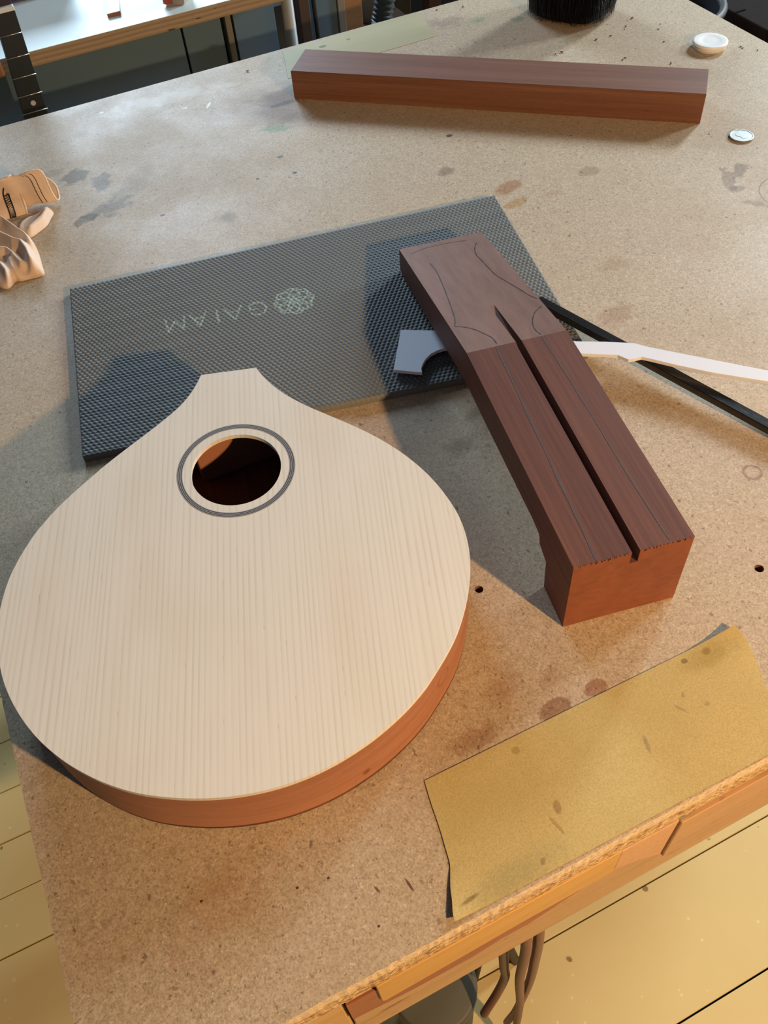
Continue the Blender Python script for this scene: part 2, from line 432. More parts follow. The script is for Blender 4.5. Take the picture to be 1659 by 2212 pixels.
m_paintfloor = None
def mat_floor():
    n = NT('yellowed_floor_paint', 0.42, 0.4)
    p = n.pos()
    big = n.noise(p, 4, 4, 0.6)
    c = n.mix(big, (0.70, 0.535, 0.23), (0.81, 0.63, 0.285))
    w = n.math('SUBTRACT', n.noise(p, 60, 3, 0.6), 0.5)
    d, cell = n.voro(n.map(p, loc=(1.3, 0.4, 0)), 26)
    s = n.sep(cell)
    sz = n.math('MULTIPLY_ADD', s[1], 0.16, 0.02)
    f = n.math('MULTIPLY', n.rng(n.math('SUBTRACT', n.math('MULTIPLY_ADD', w, 0.25, d), sz), 0.02, -0.02), n.rng(s[0], 0.52, 0.54))
    c = n.mix(n.math('MULTIPLY', f, 0.75), c, (0.17, 0.09, 0.03))
    d, cell = n.voro(n.map(p, loc=(4.3, 2.4, 0)), 60)
    s = n.sep(cell)
    f = n.math('MULTIPLY', n.rng(d, 0.16, 0.10), n.rng(s[0], 0.82, 0.84))
    c = n.mix(n.math('MULTIPLY', f, 0.6), c, (0.86, 0.76, 0.52))
    n.col(c); n.bump(n.noise(p, 40, 3), 0.15, 0.002)
    return n.m
m_floor = mat_floor()
m_dark = plain('dark_floor_void', (0.035, 0.022, 0.012), 0.9, 0.1)

# ------------------------------------------------------------------ floor
fl = struct(box('floor', -2.2, 3.6, -1.6, 3.4, -0.06, -0.022, m_dark, None, 0.0, loc=(0, 0, 0)))
ys = [-0.62, -0.455, -0.29, -0.125, 0.038, 0.200, 0.362, 0.525, 0.610, 0.692, 0.775, 0.862, 0.950, 1.035, 1.20, 1.36, 1.52, 1.69, 1.85, 2.02, 2.18]
for i in range(len(ys) - 1):
    g = 0.0014 if i in (4, 7, 8) else 0.0009
    if abs(ys[i] - 0.610) < 1e-3: g = 0.0006
    box('plank', -2.1, 3.4, ys[i] + g, ys[i + 1] - 0.0008, -0.022, 0.0 - 0.0004 * (i % 3), m_floor, fl, 0.0012)

# ------------------------------------------------------------------ workbench
BX0, BX1, BY0, BY1 = -0.136, 0.8483, 0.0991, 1.0983
bench = tag(empty('workbench', ((BX0 + BX1) / 2, (BY0 + BY1) / 2, 0)), 'stained chipboard-topped workbench with rough front edge and wooden apron', 'workbench')

def bench_top():
    holes = [((0.1695, 0.2756), 0.0029), ((0.3400, 0.2030), 0.0031)]
    bm = bmesh.new()
    TH = 0.030; rnd = random.Random(3)
    # outline with a chewed front and left edge
    pts = []
    N = 420
    for i in range(N): pts.append((BX0 + (BX1 - BX0) * i / N, BY0 + (rnd.random() - 0.5) * 0.0006))
    pts += [(BX1, BY0)]
    for i in range(1, 40): pts.append((BX1, BY0 + (BY1 - BY0) * i / 40))
    pts += [(BX1, BY1), (BX0, BY1)]
    for i in range(1, 260): pts.append((BX0 + (rnd.random() - 0.5) * 0.0004, BY1 - (BY1 - BY0) * i / 260))
    up = [bm.verts.new((x, y, T)) for x, y in pts]
    edges = [bm.edges.new((up[i], up[(i + 1) % len(up)])) for i in range(len(up))]
    loops = []
    for (hx, hy), r in holes:
        vs = [bm.verts.new((hx + r * math.cos(2 * math.pi * k / 20), hy + r * math.sin(2 * math.pi * k / 20), T)) for k in range(20)]
        edges += [bm.edges.new((vs[k], vs[(k + 1) % 20])) for k in range(20)]
        loops.append((vs, (hx, hy), r))
    bmesh.ops.triangle_fill(bm, use_beauty=True, edges=edges)
    for f in bm.faces:
        f.material_index = 0
        if f.normal.z < 0: f.normal_flip()
    lo = [bm.verts.new((x + (0.0), y + (rnd.random() * 0.0004 if y < BY0 + 0.01 else 0), T - TH)) for x, y in pts]
    mid = [bm.verts.new((x, y - (rnd.random() * 0.0006 if y < BY0 + 0.01 else 0), T - 0.006 - 0.004 * rnd.random())) for x, y in pts]
    n = len(pts)
    for A, B in ((up, mid), (mid, lo)):
        for i in range(n):
            f = bm.faces.new((A[i], B[i], B[(i + 1) % n], A[(i + 1) % n])); f.material_index = 1
    bm.faces.new(lo[::-1]).material_index = 1
    for vs, (hx, hy), r in loops:
        b = [bm.verts.new((v.co.x, v.co.y, T - 0.016)) for v in vs]
        for k in range(20):
            bm.faces.new((vs[k], vs[(k + 1) % 20], b[(k + 1) % 20], b[k])).material_index = 2
        bm.faces.new(b).material_index = 2
    return bm
m_holewood = plain('drilled_hole_wall', (0.20, 0.09, 0.035), 0.9, 0.1)
bmobj('tabletop', bench_top(), [m_chip, m_edge, m_holewood], bench, recalc=False)

mN, _, _ = wood('pine', [(0.3, (0.50, 0.30, 0.11)), (0.5, (0.62, 0.41, 0.18)), (0.75, (0.72, 0.52, 0.26))], 0.0, 5, 90, 0.55, 0.35, pore=(0.35, 0.19, 0.07), pk=0.2)
m_pine = mN.m
mN, _, _ = wood('stained_apron_wood', [(0.3, (0.25, 0.085, 0.04)), (0.5, (0.33, 0.12, 0.06)), (0.75, (0.42, 0.17, 0.09))], 0.0, 6, 160, 0.5, 0.35, pk=0.3)
m_redstain = mN.m
def mat_worn():
    n, c, v = wood('worn_apron_wood', [(0.3, (0.44, 0.275, 0.135)), (0.5, (0.53, 0.355, 0.19)), (0.75, (0.60, 0.43, 0.25))], 0.0, 6, 120, 0.6, 0.3, pore=(0.32, 0.16, 0.07), pk=0.3)
    k = n.noise(n.map(n.pos(), scale=(30, 60, 90)), 1.0, 3, 0.6)
    n.col(n.mix(n.rng(k, 0.66, 0.72, 0, 0.8), c, (0.24, 0.11, 0.05)))
    return n.m
m_worn = mat_worn()
mN, _, _ = wood('yellow_batten_wood', [(0.3, (0.50, 0.27, 0.07)), (0.5, (0.58, 0.34, 0.10)), (0.75, (0.66, 0.42, 0.15))], 0.0, 5, 60, 0.5, 0.35, pk=0.1)
m_batten = mN.m
mN, _, _ = wood('orange_board_wood', [(0.3, (0.42, 0.24, 0.12)), (0.5, (0.51, 0.315, 0.165)), (0.75, (0.56, 0.37, 0.21))], 0.0, 5, 80, 0.5, 0.35, pk=0.25)
m_orange = mN.m
m_pinkblock = plain('raw_pinkish_board', (0.60, 0.38, 0.22), 0.8, 0.2, var=0.18, scale=300, bump=0.3)

ZB = T - 0.030
def strip(name, prof_top, prof_bot, y0, y1, mat, bev=0.0006):
    """front board of the apron whose upper and lower edges follow x, z points"""
    poly = list(prof_top) + list(prof_bot)[::-1]
    bm = bmesh.new()
    a = [bm.verts.new((x, y0, T + z)) for x, z in poly]; b = [bm.verts.new((x, y1, T + z)) for x, z in poly]
    n = len(poly)
    bm.faces.new(a); bm.faces.new(b[::-1])
    for i in range(n): bm.faces.new((a[i], b[i], b[(i + 1) % n], a[(i + 1) % n]))
    bmesh.ops.recalc_face_normals(bm, faces=bm.faces)
    bmesh.ops.bevel(bm, geom=bm.edges[:], offset=bev, segments=1, affect='EDGES')
    return bmobj(name, bm, mat, bench)

xs = [(-0.0115 + 0.8 * i / 40) for i in range(41)]
rr = random.Random(5)
wob = [rr.uniform(-0.004, 0.004) for _ in xs]
lower = [(-0.093 - 0.010 * math.sin(x * 30) - (0.0 if x < 0.14 else min(0.0, 0.0)) + w) for x, w in zip(xs, wob)]
strip('apron_board', [(-0.0115, -0.046), (0.80, -0.046)], [(-0.0115, -0.154), (0.80, -0.150)], 0.1022, 0.1220, m_worn)
strip('stained_face', [(-0.0115, -0.0465), (0.165, -0.0465)], [(x, z) for x, z in zip(xs, lower) if x < 0.166], 0.1006, 0.1023, m_redstain, 0.0002)
strip('batten', [(0.0068, -0.0303), (0.1640, -0.0303)], [(0.0074, -0.072), (0.0095, -0.0745), (0.05, -0.0725), (0.1, -0.0695), (0.1640, -0.0695)], 0.0985, 0.1004, m_batten)
strip('patch_block', [(0.1645, -0.0345), (0.2055, -0.0360)], [(0.1645, -0.069), (0.19, -0.085), (0.2055, -0.1)], 0.0992, 0.1015, m_pinkblock)
strip('orange_board', [(0.2060, -0.0380), (0.55, -0.0380)], [(0.2060, -0.100), (0.24, -0.112), (0.55, -0.128)], 0.0975, 0.1018, m_orange)
strip('filler_strip', [(0.216, -0.0303), (0.262, -0.0303)], [(0.216, -0.0375), (0.262, -0.0375)], 0.1000, 0.1200, m_worn)
box('corner_block', -0.130, -0.0125, 0.1035, 0.150, T - 0.165, ZB, m_pine, bench, 0.002)
for x0, x1 in ((0.030, 0.090), (0.700, 0.760)):
    for y0, y1 in ((0.480, 0.540), (0.960, 1.019)):
        box('leg', x0, x1, y0, y1, 0.0, T - 0.1205, m_pine, bench, 0.002)
    box('cross_rail', x0, x1, 0.125, 1.019, T - 0.120, ZB, m_pine, bench, 0.001)
box('back_rail', -0.012, 0.80, 1.02, 1.045, T - 0.14, ZB, m_pine, bench, 0.001)
m_steel = plain('bright_steel', (0.55, 0.57, 0.6), 0.3, 0.5, 1.0)
box('shim_bracket', 0.2055, 0.2125, 0.0992, 0.118, T - 0.0375, T - 0.0303, m_steel, bench, 0.0008)

# masking-tape patch at the far edge of the bench top
def mat_tape():
    n = NT('masking_tape', 0.55, 0.35)
    p = n.pos()
    f = n.noise(n.map(p, scale=(8, 60, 8)), 1.0, 3)
    c = n.mix(f, (0.40, 0.36, 0.20), (0.47, 0.43, 0.26))
    w = n.math('SUBTRACT', n.noise(p, 85, 3), 0.5)
    c = n.stain(c, (0.40, 1.075), (0.3, 0.25, 0.15), 0.006, 0.0035, 0, 0.8, 0.4, w, 1.2)
    c = n.stain(c, (0.435, 1.075), (0.4, 0.33, 0.2), 0.004, 0.0025, 0, 0.8, 0.4, w, 1.2)
    n.col(c); n.bump(f, 0.1, 0.0004)
    return n.m
tp = [(0.3300, 1.0190), (0.36, 1.0186), (0.45, 1.0195), (0.5340, 1.0205), (0.5365, 1.05), (0.5425, 1.0960), (0.45, 1.0950), (0.352, 1.0925), (0.343, 1.06)]
tag(bmobj('masking_tape', prism_bm(tp, T, T + 0.0003), mat_tape(), None, loc=(0.44, 1.06, T)), 'yellowed wide tape patch stuck at the far edge of the bench behind the long beam', 'tape')

# ------------------------------------------------------------------ mandola body
def Zb(x, y): return T + 0.0475 + 0.055 * (y - 0.185)
BODY = [(0.0621, 0.4952), (0.0537, 0.4854), (0.0438, 0.4767), (0.0333, 0.4702), (0.0158, 0.4620), (-0.0034, 0.4540), (-0.0196, 0.4470), (-0.0303, 0.4418), (-0.0505, 0.4312), (-0.0613, 0.4246), (-0.0705, 0.418), (-0.0792, 0.4108), (-0.0890, 0.4005), (-0.0970, 0.3905), (-0.1034, 0.3802), (-0.1082, 0.3702), (-0.1118, 0.361), (-0.1148, 0.350), (-0.1167, 0.3395), (-0.1177, 0.3285), (-0.1178, 0.3172), (-0.1163, 0.3040), (-0.1130, 0.2894), (-0.1083, 0.2757), (-0.1024, 0.2634), (-0.0959, 0.2525), (-0.0883, 0.2422), (-0.0796, 0.2323), (-0.0680, 0.2217), (-0.0542, 0.2122), (-0.0408, 0.2047), (-0.027, 0.1986), (-0.0130, 0.1940), (0.0, 0.1910), (0.0125, 0.1894), (0.0254, 0.1889), (0.0402, 0.1898), (0.0570, 0.1925), (0.0733, 0.1970), (0.0870, 0.2023), (0.1005, 0.2094), (0.1228, 0.2246), (0.1395, 0.2412), (0.1520, 0.258), (0.1593, 0.2718), (0.1643, 0.2858), (0.167, 0.2995), (0.1676, 0.3130), (0.1666, 0.3287), (0.1638, 0.3443), (0.1592, 0.3599), (0.1530, 0.3750), (0.1460, 0.3885), (0.1378, 0.4020), (0.1275, 0.4175), (0.1181, 0.4318), (0.1098, 0.4472), (0.1045, 0.4610), (0.1014, 0.4743), (0.1002, 0.4832)]
arc = catmull([(x, y, 0) for x, y in BODY], 4)
OUT = [(v.x, v.y) for v in arc]                    # the neck end closes with a straight line
mand = tag(empty('mandola_body', (0.03, 0.32, T)), 'unfinished pear-shaped mandola body with pale spruce top and round soundhole', 'instrument body')
HC, HR = Vector((0.0544, 0.4012)), 0.0300

def inset(poly, d):
    n = len(poly); out = []
    for i in range(n):
        a, b, c = Vector(poly[i - 1]), Vector(poly[i]), Vector(poly[(i + 1) % n])
        t1, t2 = (b - a).normalized(), (c - b).normalized()
        nn = Vector((-(t1.y + t2.y), t1.x + t2.x)).normalized()
        k = min(1.6, 1 / max(0.5, nn.dot(Vector((-t1.y, t1.x)))))
        out.append(tuple(b + nn * d * k))
    return out
area2 = sum(OUT[i][0] * OUT[(i + 1) % len(OUT)][1] - OUT[(i + 1) % len(OUT)][0] * OUT[i][1] for i in range(len(OUT)))
if area2 < 0: OUT = OUT[::-1]

def plate(outline, zf, th, hole=None):
    bm = bmesh.new(); res = []
    loops = [outline]
    if hole: loops.append([(hole[0].x + hole[1] * math.cos(2 * math.pi * k / 72), hole[0].y + hole[1] * math.sin(2 * math.pi * k / 72)) for k in range(72)])
    for dz in (0.0, -th):
        es = []; vv = []
        for lp_ in loops:
            vs = [bm.verts.new((x, y, zf(x, y) + dz)) for x, y in lp_]; vv.append(vs)
            es += [bm.edges.new((vs[i], vs[(i + 1) % len(vs)])) for i in range(len(vs))]
        bmesh.ops.triangle_fill(bm, use_beauty=True, edges=es)
        res.append(vv)
    for A, B in zip(*res):
        for i in range(len(A)): bm.faces.new((A[i], A[(i + 1) % len(A)], B[(i + 1) % len(A)], B[i]))
    return bm
bmobj('soundboard', plate(OUT, Zb, 0.0032, (HC, HR)), m_spruce, mand)

def rim(outline, zlo, zhi, th, mat, name):
    inn = inset(outline, th); n = len(outline)
    verts = []; faces = []
    for P in (outline, inn):
        for x, y in P: verts.append((x, y, zlo(x, y)))
        for x, y in P: verts.append((x, y, zhi(x, y)))
    o_lo, o_hi, i_lo, i_hi = 0, n, 2 * n, 3 * n
    L = [0.0]
    for i in range(n): L.append(L[-1] + (Vector(outline[(i + 1) % n]) - Vector(outline[i])).length)
    uv = []
    for i in range(n):
        j = (i + 1) % n
        faces.append((o_lo + i, o_lo + j, o_hi + j, o_hi + i)); uv += [(L[i], 0), (L[i + 1], 0), (L[i + 1], 0.05), (L[i], 0.05)]
        faces.append((i_lo + j, i_lo + i, i_hi + i, i_hi + j)); uv += [(L[i + 1], 0), (L[i], 0), (L[i], 0.05), (L[i + 1], 0.05)]
        faces.append((o_hi + i, o_hi + j, i_hi + j, i_hi + i)); uv += [(L[i], 0)] * 4
        faces.append((o_lo + j, o_lo + i, i_lo + i, i_lo + j)); uv += [(L[i], 0)] * 4
    o = pyobj(name, verts, faces, mat, mand, True)
    lay = o.data.uv_layers.new(name='UVMap')
    for k, q in enumerate(uv): lay.data[k].uv = q
    o.data.set_sharp_from_angle(angle=math.radians(40)) if hasattr(o.data, 'set_sharp_from_angle') else None
    return o
RIM = inset(OUT, 0.0007)
rim(RIM, lambda x, y: T + 0.0032, lambda x, y: Zb(x, y) - 0.0033, 0.0030, m_rim, 'rim')
bmobj('back_plate', prism_bm(inset(OUT, 0.0009), T + 0.0001, T + 0.0031), m_inside, mand)
box('neck_block', 0.036, 0.103, 0.452, 0.4745, T + 0.0033, T + 0.0585, m_rim, mand, 0.001)

def mat_rosette():
    n = NT('rosette_purfling', 0.5, 0.35)
    d = n.vmath('DISTANCE', n.vmath('MULTIPLY', n.pos(), (1, 1, 0)), (HC.x, HC.y, 0))
    k = n.math('FRACT', n.math('MULTIPLY', n.math('SUBTRACT', d, 0.0358), 1 / 0.00104))
    n.col(n.mix(n.rng(k, 0.30, 0.44), (0.36, 0.35, 0.34), (0.045, 0.05, 0.062)))
    return n.m
def annulus(r0, r1, zo, seg=96):
    v = []; f = []
    for r in (r0, r1):
        for k in range(seg):
            x, y = HC.x + r * math.cos(2 * math.pi * k / seg), HC.y + r * math.sin(2 * math.pi * k / seg)
            v.append((x, y, Zb(x, y) + zo))
    for r in (r0, r1):
        for k in range(seg):
            x, y = HC.x + r * math.cos(2 * math.pi * k / seg), HC.y + r * math.sin(2 * math.pi * k / seg)
            v.append((x, y, Zb(x, y) - 0.0004))
    for k in range(seg):
        j = (k + 1) % seg
        f += [(k, j, seg + j, seg + k), (2 * seg + j, 2 * seg + k, 3 * seg + k, 3 * seg + j), (k, 2 * seg + k, 2 * seg + j, j), (seg + j, 3 * seg + j, 3 * seg + k, seg + k)]
    return v, f
v, f = annulus(0.0358, 0.0394, 0.00012)
pyobj('rosette', v, f, mat_rosette(), mand)

# ------------------------------------------------------------------ neck blank
A0 = Vector((0.2022, 0.2255)); UN = Vector((0.188, 0.9822)).normalized(); WN = Vector((UN.y, -UN.x)); NW = 0.0763
def NP(s, w, z): p = A0 + UN * s + WN * w; return Vector((p.x, p.y, T + z))
BRK, SLOPE, NZ = 0.197, 0.1914, 0.066
def ntop(s): return NZ if s <= BRK else NZ - (s - BRK) * SLOPE
NB = [(0.0, 0.0), (0.0325, 0.0), (0.0335, 0.012), (0.0343, 0.0252), (0.0415, 0.028), (0.0465, 0.0298), (0.0477, 0.0354), (0.0500, 0.0372), (0.0606, 0.0385), (0.0991, 0.0376), (0.150, 0.0364), (0.190, 0.0366), (0.2035, 0.0360), (0.225, 0.0325), (0.262, 0.0256), (0.30, 0.0192), (0.336, 0.0142), (0.355, 0.0100), (0.368, 0.0082), (0.385, 0.0078)]
def nbot(s):
    for (a, za), (b, zb) in zip(NB, NB[1:]):
        if a <= s <= b: return za + (zb - za) * (s - a) / (b - a)
    return NB[-1][1]
neck = tag(empty('neck_blank', (A0.x + UN.x * 0.1 + WN.x * 0.038, A0.y + UN.y * 0.1 + WN.y * 0.038, T)), 'rough-sawn reddish mahogany neck blank with long centre slot and pencilled headstock outline', 'neck blank')
S0, S1, SZ = 0.0365, 0.0417, 0.055            # truss-rod slot across the neck, and its floor
STIP = BRK + (NZ - SZ) / SLOPE
def neck_bm():
    ss = sorted(set([s for s, _ in NB] + [BRK, STIP, 0.02, 0.08, 0.12, 0.17, 0.285, 0.32]))
    bm = bmesh.new(); rings = []
    for s in ss:
        zt, zb = ntop(s), nbot(s)
        zs = min(SZ, zt - 1e-5) if s < STIP + 1e-6 else zt
        sl0 = S0 + (0.0008 if s > 0.195 else 0); sl1 = S1
        prof = [(0, zb), (0, zt), (sl0, zt), (sl0, zs), (sl1, zs), (sl1, zt), (NW, zt), (NW, zb)]
        rings.append((s, [bm.verts.new(NP(s, w, z)) for w, z in prof]))
    for (sa, a), (sb, b) in zip(rings, rings[1:]):
        for k in range(8):
            if sa >= STIP - 1e-6 and k in (2, 4): continue
            j = (k + 1) % 8
            try: f = bm.faces.new((a[k], a[j], b[j], b[k]))
            except ValueError: continue
            f.material_index = 0
            if k in (1, 3, 5) and sa >= BRK - 1e-6: f.material_index = 1
    a = rings[0][1]
    for q in ((a[0], a[1], a[2], a[3]), (a[0], a[3], a[4], a[7]), (a[4], a[5], a[6], a[7])): bm.faces.new(q).material_index = 2
    bmesh.ops.recalc_face_normals(bm, faces=bm.faces)
    f = bm.faces.new(rings[-1][1][::-1]); f.material_index = 1
    bmesh.ops.triangulate(bm, faces=[x for x in bm.faces if len(x.verts) > 4])
    bmesh.ops.remove_doubles(bm, verts=bm.verts, dist=2e-6)
    return bm
bmobj('blank', neck_bm(), [m_neck, m_neckhead, m_neckend], neck)

def torn_fibres():
    rf = random.Random(8); vs = []; fs = []
    w = 0.003
    while w < NW - 0.001:
        if not (S0 - 0.002 < w < S1 + 0.001):
            a, h, o_ = rf.uniform(0.0005, 0.0011), rf.uniform(0.0008, 0.0026), rf.uniform(0.0003, 0.0009)
            k = len(vs)
            vs += [NP(0.0006, w, NZ + 0.0001), NP(0.0006, w + a, NZ + 0.0001), NP(-0.0001, w + a * 0.5 + rf.uniform(-a, a), NZ - h), NP(-o_, w + a * 0.5, NZ + 0.0002)]
            fs += [(k, k + 1, k + 3), (k, k + 3, k + 2), (k + 1, k + 2, k + 3), (k, k + 2, k + 1)]
        w += rf.uniform(0.0009, 0.0030)
    o = pyobj('torn_fibres', vs, fs, m_neck, neck); o['kind'] = 'stuff'
torn_fibres()
m_pencil = plain('graphite_pencil', (0.045, 0.040, 0.040), 0.4, 0.5, var=0.3, scale=900)
m_pencil2 = plain('faint_graphite', (0.085, 0.066, 0.066), 0.45, 0.5, var=0.4, scale=900)
def pencil(pts, width, mat):
    P = catmull([(s, w, 0) for s, w in pts], 8)
    v = []; f = []
    for i, p in enumerate(P):
        d = (P[min(i + 1, len(P) - 1)] - P[max(i - 1, 0)]).normalized(); nx, ny = -d.y, d.x
        h = width * 0.5 * (1.0 + 0.25 * math.sin(i * 0.9))
        for sg in (-1, 1):
            s, w = p.x + nx * h * sg, p.y + ny * h * sg
            v.append(NP(s, w, ntop(s) + 0.00014))
    for i in range(len(P) - 1): f.append((2 * i, 2 * i + 2, 2 * i + 3, 2 * i + 1))
    return pyobj('pencil_line', v, f, mat, neck)
pencil([(0.3462, 0.0168), (0.3314, 0.0176), (0.3135, 0.0162), (0.2884, 0.0133), (0.2667, 0.0104), (0.2499, 0.0078), (0.2412, 0.0055), (0.2372, 0.0038)], 0.0006, m_pencil)
pencil([(0.2364, 0.0035), (0.2326, 0.0097), (0.226, 0.0157), (0.2164, 0.0206), (0.2095, 0.0236), (0.2000, 0.0240)], 0.0007, m_pencil)
pencil([(0.3654, 0.0654), (0.3564, 0.0605), (0.344, 0.0575), (0.329, 0.0581), (0.3132, 0.0587), (0.2998, 0.06), (0.2843, 0.0643), (0.2692, 0.0684), (0.2571, 0.0715), (0.25, 0.0750)], 0.0007, m_pencil)
pencil([(0.2376, 0.0738), (0.2313, 0.066), (0.2231, 0.0607), (0.2135, 0.0571), (0.2046, 0.0563), (0.1985, 0.0577)], 0.0006, m_pencil)
pencil([(0.371, 0.0072), (0.3758, 0.0203), (0.3766, 0.0313), (0.3765, 0.0442), (0.3742, 0.0586)], 0.0006, m_pencil2)
pencil([(0.1960, 0.0222), (0.1242, 0.0193), (0.0599, 0.0169), (0.0323, 0.0161), (0.0008, 0.0146)], 0.0013, m_pencil2)
pencil([(0.1960, 0.0571), (0.1641, 0.058), (0.1286, 0.0588), (0.0461, 0.0597), (0.0020, 0.0612)], 0.0009, m_pencil2)

# ------------------------------------------------------------------ long beam
bq = [(0.3184, 0.9697), (0.6668, 0.6781), (0.7035, 0.7200), (0.3540, 1.0118)]
tag(bmobj('mahogany_beam', prism_bm(bq, T, T + 0.0318, 0.0005, 1), m_beam, None, loc=(0.511, 0.845, T)), 'long square red-brown mahogany beam lying across the far part of the bench', 'timber')

# ------------------------------------------------------------------ dimpled mat
MC = [Vector(p) for p in ((-0.0396, 0.5206), (0.3590, 0.4295), (0.4089, 0.6661), (0.0, 0.7368))]     # near-left, near-right, far-right, far-left
matt = tag(empty('rubber_mat', (0.18, 0.585, T)), 'grey dimpled rubber mat with upside-down printed wordmark under the neck blank', 'mat')
def strokes():
    """print on the mat: upside-down letters M A I A G and a flower roundel, in metres along / up the mat"""
    ex = (MC[1] - MC[0]).normalized(); S = []
    def loc(wx, wy):
        a, b = 0.5, 0.5                                # invert the four-corner map of the sheet
        for _ in range(12):
            p = MC[0] * (1 - a) * (1 - b) + MC[1] * a * (1 - b) + MC[2] * a * b + MC[3] * (1 - a) * b
            da = (MC[1] - MC[0]) * (1 - b) + (MC[2] - MC[3]) * b
            db = (MC[3] - MC[0]) * (1 - a) + (MC[2] - MC[1]) * a
            e = Vector((wx, wy)) - p; det = da.x * db.y - da.y * db.x
            a += (e.x * db.y - e.y * db.x) / det; b += (da.x * e.y - da.y * e.x) / det
        return a * 0.404, b * 0.222
    glyph = {'G': [[(0.9, 0.8), (0.6, 1), (0.2, 0.9), (0, 0.5), (0.2, 0.1), (0.6, 0), (0.95, 0.15), (0.95, 0.5), (0.55, 0.5)]],
             'A': [[(0, 0), (0.5, 1), (1, 0)], [(0.2, 0.38), (0.8, 0.38)]],
             'I': [[(0.5, 0), (0.5, 1)]],
             'M': [[(0, 0), (0.1, 1), (0.5, 0.25), (0.9, 1), (1, 0)]]}
    for ch, cx, cy, w in (('M', 0.0714, 0.6366, 0.0165), ('A', 0.0915, 0.6322, 0.0145), ('I', 0.1075, 0.6283, 0.015), ('A', 0.1216, 0.6248, 0.0155), ('G', 0.1424, 0.6200, 0.0150)):
        u, v = loc(cx, cy)
        for line in glyph[ch]:
            q = [(u + (0.5 - a) * w, v + (0.5 - b) * 0.0175) for a, b in line]      # turned by half a turn
            S += list(zip(q, q[1:]))
    u, v = loc(0.1744, 0.6136)
    R = 0.0165
    ring = [(u + R * math.cos(t) * (1 + 0.07 * math.cos(8 * t)), v + R * math.sin(t) * (1 + 0.07 * math.cos(8 * t))) for t in [2 * math.pi * k / 48 for k in range(49)]]
    S += list(zip(ring, ring[1:]))
    for k in range(8):
        a = 2 * math.pi * k / 8 + 0.2
        c = lambda r, t: (u + r * math.cos(t), v + r * math.sin(t))
        pet = [c(0.002, a), c(0.007, a - 0.33), c(0.0125, a), c(0.007, a + 0.33), c(0.002, a)]
        S += list(zip(pet, pet[1:])); S.append((c(0.0125, a), c(R, a + 0.39))); S.append((c(0.0125, a), c(R, a - 0.39)))
    return S
def build_mat():
    Lx, Ly, pitch, TH = 0.404, 0.222, 0.00402, 0.0063
    step = pitch / 6
    nx, ny = int(Lx / step) + 1, int(Ly / step) + 1
    U, V = np.meshgrid(np.linspace(0, 1, nx), np.linspace(0, 1, ny))
    x, y = U * Lx, V * Ly
    rowh = pitch * math.sqrt(3) / 2
    best = np.full(x.shape, 1e9)
    j0 = np.round(y / rowh)
    for dj in (-1, 0, 1):
        j = j0 + dj
        off = np.where(np.mod(j, 2) == 1, pitch / 2, 0)
        i = np.round((x - off) / pitch)
        best = np.minimum(best, (x - off - i * pitch) ** 2 + (y - j * rowh) ** 2)
    r = np.sqrt(best)
    h = 0.00090 * np.sqrt(np.clip(1 - (r / 0.00168) ** 2, 0, 1))
    ed = np.minimum(np.minimum(x, Lx - x), np.minimum(y, Ly - y))
    h = h * np.clip(ed / 0.001, 0, 1)
    P = np.zeros(x.shape + (2,))
    for k, c in enumerate(((1 - U) * (1 - V), U * (1 - V), U * V, (1 - U) * V)):
        P[..., 0] += c * MC[k].x; P[..., 1] += c * MC[k].y
    co = np.stack([P[..., 0], P[..., 1], T + TH + h], -1).reshape(-1, 3)
    pr = np.full(x.shape, 9.0)
    for (ax, ay), (bx, by) in strokes():
        ux, uy = bx - ax, by - ay
        t = np.clip(((x - ax) * ux + (y - ay) * uy) / (ux * ux + uy * uy + 1e-12), 0, 1)
        pr = np.minimum(pr, np.hypot(x - ax - t * ux, y - ay - t * uy))
    rng = np.random.default_rng(4)
    ink = np.clip((0.00105 - pr) / 0.0004, 0, 1) * (0.35 + 0.65 * rng.random(x.shape))
    idx = np.arange(nx * ny).reshape(ny, nx)
    q = np.stack([idx[:-1, :-1], idx[:-1, 1:], idx[1:, 1:], idx[1:, :-1]], -1).reshape(-1, 4)
    # skirt and underside
    ring = np.concatenate([idx[0, :], idx[1:, -1], idx[-1, -2::-1], idx[-2:0:-1, 0]])
    low = co[ring].copy(); low[:, 2] = T + 0.0001
    nb = len(ring); base = nx * ny
    k = np.arange(nb); k2 = (k + 1) % nb
    sk = np.stack([ring[k], base + k, base + k2, ring[k2]], -1)
    co = np.concatenate([co, low]); q = np.concatenate([q, sk])
    ink = np.concatenate([ink.reshape(-1), np.zeros(nb)])
    org = np.array(matt.location)
    me = bpy.data.meshes.new('dimpled_sheet')
    me.vertices.add(len(co)); me.vertices.foreach_set('co', (co - org).astype(np.float32).ravel())
    me.loops.add(q.size); me.loops.foreach_set('vertex_index', q.astype(np.int32).ravel())
    me.polygons.add(len(q)); me.polygons.foreach_set('loop_start', np.arange(0, q.size, 4, dtype=np.int32))
    me.polygons.foreach_set('use_smooth', np.ones(len(q), dtype=bool))
    me.update(calc_edges=True)
    at = me.attributes.new('print', 'FLOAT', 'POINT'); at.data.foreach_set('value', ink.astype(np.float32))
    n = NT('grey_rubber', 0.6, 0.4)
    f = n.noise(n.pos(), 30, 3)
    c = n.mix(f, (0.125, 0.136, 0.134), (0.158, 0.168, 0.162))
    c = n.mix(n.attr('print').outputs['Fac'], c, (0.34, 0.46, 0.42))
    n.col(c); n.bump(n.noise(n.pos(), 2500, 2), 0.15, 0.0002)
    return link('dimpled_sheet', me, n.m, matt)
build_mat()

